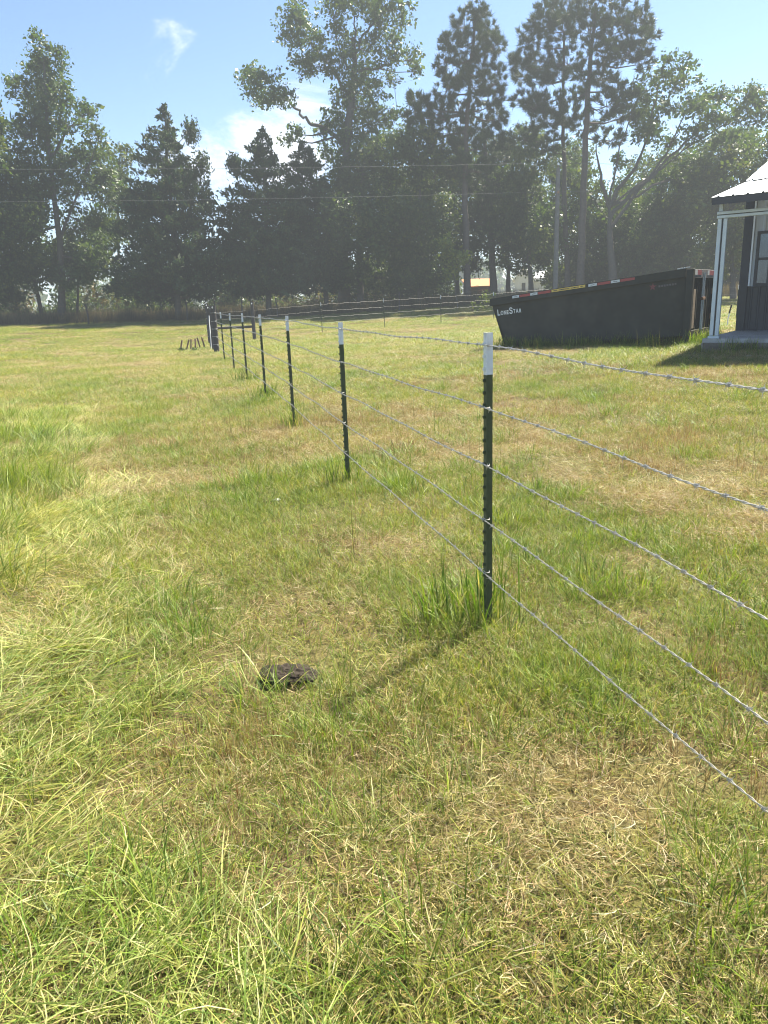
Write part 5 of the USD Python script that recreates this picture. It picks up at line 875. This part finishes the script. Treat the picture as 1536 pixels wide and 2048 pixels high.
MB().tube([(0.06, -.35, -.1), (0.0, 0, .6), (-.1, .55, 1.25)], .022, 8).build('pipe', plain('grey_pipe_look', (.30, .31, .31), .6, var=.2), lp)
wood_post('lone dark brace post left of the far fence, tied by a rail', -5.55, 35.2, 1.66, .16, wraps=False)
rl = thing('brace_rail', 'horizontal dark rail between the rear corner post and the brace post', 'rail', (-7.3, 34.25, 0))
MB().tube([(0.06, .04, gz(-7.3, 34.2) + .66), (1.68, .92, gz(-5.6, 35.2) + .60)], .055, 8).build('rail', wood_dark, rl)

# the five twisted wires from beyond the right edge of the view to the corner
def smooth_line(pts, n):
    p = np.array(pts, float); d = np.r_[0, np.cumsum(np.linalg.norm(np.diff(p, axis=0), axis=1))]
    s = np.linspace(0, d[-1], n); return np.stack([np.interp(s, d, p[:, k]) for k in range(3)], -1), d[-1]
side = np.array([-fdir[1], fdir[0]])
if side[0] > 0: side = -side
wl = ['top', 'second', 'middle', 'fourth', 'bottom']
for wi, z in enumerate(WIRE_Z):
    rng = np.random.default_rng(300 + wi)
    zoff = [-.045, -.03, -.02, -.03, .02][wi]
    pts = [(POSTS[0][0] - fdir[0] * 3.2 + side[0] * .019, POSTS[0][1] - fdir[1] * 3.2 + side[1] * .019, z + zoff)]
    for (x, y) in POSTS: pts.append((x + side[0] * .019, y + side[1] * .019, gz(x, y) + z))
    pts.append((CORNER[0] + .05, CORNER[1] - .1, gz(*CORNER) + z + .01))
    line, Ln = smooth_line(pts, int(31 / .0118))
    s = np.linspace(0, Ln, len(line))
    # a slight sag and waviness between the posts
    line[:, 2] += .004 * np.sin(s * 2.3 + wi) + .003 * np.sin(s * 5.1 + 2 * wi)
    line[:, 0] += .003 * np.sin(s * 3.1 + wi)
    a = s * 2 * np.pi / .075 + wi
    T3 = np.gradient(line, axis=0); T3 /= np.linalg.norm(T3, axis=1, keepdims=True)
    e1 = np.cross(T3, [0, 0, 1]); e1 /= np.linalg.norm(e1, axis=1, keepdims=True); e2 = np.cross(e1, T3)
    wt = thing('barbed_wire', f'{wl[wi]} barbed wire of the near fence' + (', counted from the top' if 0 < wi < 4 else ''), 'barbed wire')
    for ph in (0, np.pi):
        off = .0021 * (np.cos(a + ph)[:, None] * e1 + np.sin(a + ph)[:, None] * e2)
        MB().tube(line + off, .0018, 3, cap=False).build('strand', wire_mat, wt, smooth=True)
    bm = MB()
    k0 = np.arange(rng.uniform(0, .1), Ln, .118)
    for q in k0:
        i = min(int(q / Ln * (len(line) - 1)), len(line) - 2); c, t_ = line[i], T3[i]
        r0 = rng.uniform(0, 2 * np.pi)
        for d_, o in ((0, -.003), (1.35, .003)):
            for sgn in (1, -1):
                u = math.cos(r0 + d_) * e1[i] + math.sin(r0 + d_) * e2[i]
                tip = c + t_ * o + sgn * u * .02 + t_ * rng.normal(0, .003); b0 = c + t_ * o - sgn * u * .004
                sd = np.cross(u, t_) * .0021
                bm.add([b0 - sd, b0 + sd, b0 + t_ * .0032, tip], [[0, 1, 3], [1, 2, 3], [2, 0, 3], [0, 2, 1]])
        w_ = np.linspace(0, 4 * np.pi, 13)
        bm.tube(c + t_ * np.linspace(-.006, .006, 13)[:, None] + .0056 * (np.cos(w_)[:, None] * e1[i] + np.sin(w_)[:, None] * e2[i]), .0014, 3, cap=False)
    bm.build('barbs', wire_mat, wt, kind='stuff')

# the far fence: thin posts and four wires, running right behind the dumpster
FAR = [(-2.59, 36.75), (.36, 38.33), (3.22, 39.39), (6.14, 41.23)]
FARZ = [1.30, 1.0, .72, .46]
farl = ['leftmost far fence post, standing between the cedar trunk shadows', 'far fence post below the dark tree right of the cottonwood', 'far fence post left of the straight pine trunk', 'far fence post at the tip of the dumpster']
for i, (x, y) in enumerate(FAR):
    dup(p0, (x, y, gz(x, y)), .45, farl[i])
dup(p0, (15.13, 32.9, gz(15.13, 32.9)), -1.0, 'far fence post seen through the porch between post and wall')
chain = [(-7.35, 34.2), (-5.55, 35.2)] + FAR + [(9.4, 42.9), (12.2, 38.0), (15.13, 32.9), (18.2, 27.6)]
chain = [(x, y, gz(x, y)) for x, y in chain]
for wi, z in enumerate(FARZ):
    t = thing('fence_wire', f'{["top", "second", "third", "lowest"][wi]} wire of the far fence below the trees', 'fence wire')
    p, _ = smooth_line([(x, y - .02, g_ + z) for x, y, g_ in chain], 90)
    MB().tube(p, .0026, 4).build('wire', far_wire_mat, t)

# old wire fence at the foot of the trees
old = [(-26, 49.5), (-18.2, 49.6), (-12.0, 49.8), (-10.2, 50.0), (-8.6, 50.3), (-6.4, 50.6), (1.5, 52)]
ol = ['old dark fence post at far left under the edge tree', 'old dark fence post between poplar and big cedar', 'old dark fence post right of the big cedar trunk', 'old dark fence post left of the dark corner posts', 'old dark fence post behind the near posts', 'old tall dark fence post behind the lone brace post', 'old dark fence post under the bushy tree']
for i, (x, y) in enumerate(old):
    t = thing('old_fence_post', ol[i], 'fence post', (x, y, gz(x, y)))
    MB().tube([(0, 0, -.2), (.02, 0, .6), (.04 * (-1) ** i, 0, 1.25)], [.055, .05, .045], 7).build('post', wood_dark, t)
for wi, z in enumerate((1.1, .7)):
    t = thing('old_fence_wire', f'{["upper", "lower"][wi]} wire of the old fence along the tree line', 'fence wire')
    MB().tube(smooth_line([(x, y - .05, gz(x, y) + z) for x, y in old], 40)[0], .005, 4).build('wire', rust, t)

# ------------------------------------------------------------------ utility pole and lines
pole_wood = plain('pole_wood_look', (.13, .12, .105), .85, var=.3, scale=6)
px_, py_ = 10.9, 48.0
pz_ = gz(px_, py_)
up = thing('utility_pole', 'tall grey wooden utility pole in front of the twin pines', 'utility pole', (px_, py_, pz_))
MB().tube([(0, 0, -.5), (0, 0, 3), (0, 0, 8.72 - pz_)], [.16, .145, .11], 12).build('pole', pole_wood, up, smooth=50)
b = MB(); b.tube([(0, 0, 8.70 - pz_), (0, 0, 8.92 - pz_)], .02, 6); b.build('pin', rust, up)
b = MB(); b.tube([(0, 0, 8.86 - pz_), (0, 0, 8.93 - pz_), (0, 0, 8.99 - pz_)], [.05, .065, .03], 8); b.build('insulator', white_trim, up)
b = MB(); b.box((-.06, -.16, 7.32 - pz_), (.06, -.10, 7.44 - pz_)); b.build('bracket', rust, up)
line_mat = plain('power_line_look', (.14, .14, .14), .75, metal=.1, var=.1)
def catenary(a, c, sag, n=40):
    t = np.linspace(0, 1, n)[:, None]; p = np.array(a) * (1 - t) + np.array(c) * t; p[:, 2] -= sag * 4 * (t * (1 - t))[:, 0]; return p
up_l = [catenary((-80, 34.5, 11.3), (px_, py_, 8.99), .9), catenary((px_, py_, 8.99), (90, 62, 9.3), .7)]
lo_l = [catenary((-80, 34.5, 9.6), (px_, py_ - .16, 7.42), .9), catenary((px_, py_ - .16, 7.42), (90, 62, 7.5), .7)]
for nm, parts in (('upper power line strung past the pole top in front of the trees', up_l), ('lower power line crossing in front of the trees', lo_l)):
    t = thing('power_line', nm, 'power line')
    for p in parts: MB().tube(p, .007, 5).build('span', line_mat, t)

# ------------------------------------------------------------------ buildings beyond the trees
tin = plain('orange_tin_look', (.55, .25, .13), .8, var=.12, spec=.1)
shed_wall = plain('shed_wall_look', (.12, .10, .085), .8, var=.25)
sz = gz(8.7, 67)
sh = thing('tin_shed', 'small dark shed with a sunlit orange tin roof beyond the pines', 'shed', (8.75, 67, sz), .05)
b = MB(); b.box((-1.1, -1.0, -.2), (1.1, 1.2, 1.25)); b.build('wall', shed_wall, sh)
b = MB(); b.add([(-1.3, -1.3, 1.30), (1.3, -1.3, 1.30), (1.3, 1.4, 1.95), (-1.3, 1.4, 1.95), (-1.3, -1.3, 1.22), (1.3, -1.3, 1.22), (1.3, 1.4, 1.87), (-1.3, 1.4, 1.87)], [[0, 1, 2, 3], [7, 6, 5, 4], [0, 4, 5, 1], [1, 5, 6, 2], [2, 6, 7, 3], [3, 7, 4, 0]]); b.build('roof', tin, sh)
b = MB(); b.box((-.3, -1.03, -.1), (.4, -1.004, 1.05)); b.build('door', rust, sh)
wz = gz(15, 80)
wh = thing('white_house', 'pale gabled house with white roof far beyond the pines', 'house', (14.0, 80, wz), -.25)
house_wall = plain('pale_wall_look', (.50, .51, .54), .7, var=.08)
b = MB(); b.add([(0, 0, 0), (1.95, 0, 0), (1.95, 0, 2.0), (.95, 0, 3.25), (0, 0, 2.0)], [[0, 1, 2], [0, 2, 4], [2, 3, 4]])
b.add([(0, 6, 0), (1.95, 6, 0), (1.95, 6, 2.0), (.95, 6, 3.25), (0, 6, 2.0)], [[2, 1, 0], [4, 2, 0], [4, 3, 2]])
b.add([(0, 0, 0), (0, 6, 0), (0, 6, 2), (0, 0, 2)], [[3, 2, 1, 0]]); b.add([(1.95, 0, 0), (1.95, 6, 0), (1.95, 6, 2), (1.95, 0, 2)], [[0, 1, 2, 3]]); b.build('wall', house_wall, wh)
b = MB()
for sg in (-1, 1):
    e = [(.95, -.2, 3.3), (.95, 6.2, 3.3), (.95 + sg * 1.2, 6.2, 1.80), (.95 + sg * 1.2, -.2, 1.80)]
    q = e + [(x, y, z - .08) for x, y, z in e]; b.add(q, [[0, 1, 2, 3], [7, 6, 5, 4], [0, 4, 5, 1], [2, 6, 7, 3], [3, 7, 4, 0], [1, 5, 6, 2]])
b.build('roof', white_trim, wh)
b = MB(); b.box((.75, -.03, .9), (1.1, -.004, 1.6)); b.build('window', dark_metal, wh)
b = MB(); b.box((1.95, .6, 0), (5.2, 5.2, 1.7)); b.build('side_wing', house_wall, wh)
b = MB(); b.add([(1.98, .3, 2.0), (5.4, .3, 2.0), (5.4, 5.5, 2.0), (1.98, 5.5, 2.0), (1.98, 2.9, 2.75), (5.4, 2.9, 2.75)], [[0, 1, 5], [0, 5, 4], [2, 3, 4], [2, 4, 5], [1, 2, 5], [3, 0, 4], [0, 3, 2], [0, 2, 1]]); b.build('wing_roof', white_trim, wh)

# ------------------------------------------------------------------ small things
# weathered dark block in the grass
m = trimesh.creation.icosphere(5, 1.0)
v = np.array(m.vertices); rr = np.hypot(v[:, 0], v[:, 1])
v = np.stack([np.sign(v[:, 0]) * np.abs(v[:, 0]) ** .7 * .128, np.sign(v[:, 1]) * np.abs(v[:, 1]) ** .75 * .08, v[:, 2] * .024], -1)
v += unit(v * [1, 1.6, 3]) * ((meshkit.fbm(v * 22, 4, 2) - .5) * .035 + (meshkit.fbm(v * 75, 3, 3) - .5) * .02)[:, None]
stone = plain('dark_stone_look', (.042, .034, .026), .95, var=.7, scale=55, bump=.008, spec=.1)
t = thing('dirt_clod', 'rough dark flat clod lying in the foreground grass', 'clod', (-.437, 2.965, gz(-.437, 2.965) + .022), -.12)
obj('lump', (v, m.faces), stone, t, smooth=40)
def crumple(name, label, x, y, s, mat, cat):
    rng = np.random.default_rng(int(s * 1e4)); q = trimesh.creation.icosphere(2, s); v = np.array(q.vertices)
    v *= [1, .7, .3]; v += (meshkit.fbm(v / s * 1.6, 3, 4)[:, None] - .5) * s * .8 * unit(v)
    t = thing(name, label, cat, (x, y, gz(x, y) + s * .25), .4); obj('body', (v, q.faces), mat, t, smooth=20)
crumple('paper_scrap', 'small white crumpled scrap in the grass left of the second post', -.894, 6.13, .045, white_trim, 'litter')
crumple('paper_scrap', 'tiny white speck in the grass near the far posts', -4.23, 21.08, .05, white_trim, 'litter')
crumple('pale_stone', 'small pale stone in the shade below the porch slab', 6.35, 13.2, .055, plain('pale_stone_look', (.5, .49, .45), .8), 'stone')
stake_mat = plain('stake_look', (.12, .07, .045), .9, var=.3, scale=12)
spots = [(-7.34, 28.8, .25), (-7.25, 29.3, .35), (-7.13, 29.6, .12), (-7.08, 30.2, .05), (-7.02, 30.8, -.18), (-6.88, 31.0, -.2)]
sl_ = ['leftmost', 'second', 'third', 'fourth', 'fifth', 'rightmost']
for i, (x, y, ln) in enumerate(spots):
    t = thing('wooden_stake', f'{sl_[i]} of the six short brown stakes left of the corner posts', 'stake', (x, y, gz(x, y)), 0, 'short stakes left of the corner posts')
    q = .43; b = MB(); b.bar((0, 0, -.05), (ln * .5, 0, q), .075, .04); b.build('shaft', stake_mat, t)
for i, (x, y, lb) in enumerate([(-7.2, 28.5, 'low dark green weed at the foot of the leftmost stakes'), (-6.75, 28.7, 'low dark green weed between the stakes and the corner post')]):
    t = thing('weed_plant', lb, 'plant', (x, y, gz(x, y)))
    rng = np.random.default_rng(60 + i); p = rng.normal(0, 1, (90, 3)) * [.07, .07, .04] + [0, 0, .09]
    v, f, c = leaves(rng, p, .07, TONES['dark']); obj('foliage', (v, f), leaf_mat, t, col=c)
    MB().tube([(0, 0, -.03), (0, 0, .1)], [.012, .006], 5).build('stem', bark, t)
# leaning white rod with a black top, seen under the porch beam
x, y = 11.55, 25.7
t = thing('marker_rod', 'thin white curved rod with a black top standing behind the porch', 'marker', (x, y, gz(x, y)))
MB().tube([(0, 0, -.1), (.0, 0, .2), (.03, 0, .42)], .018, 7).build('rod', white_trim, t)
MB().tube([(.03, 0, .42), (.06, 0, .58), (.085, 0, .68)], .026, 7).build('black_top', steel_black, t)
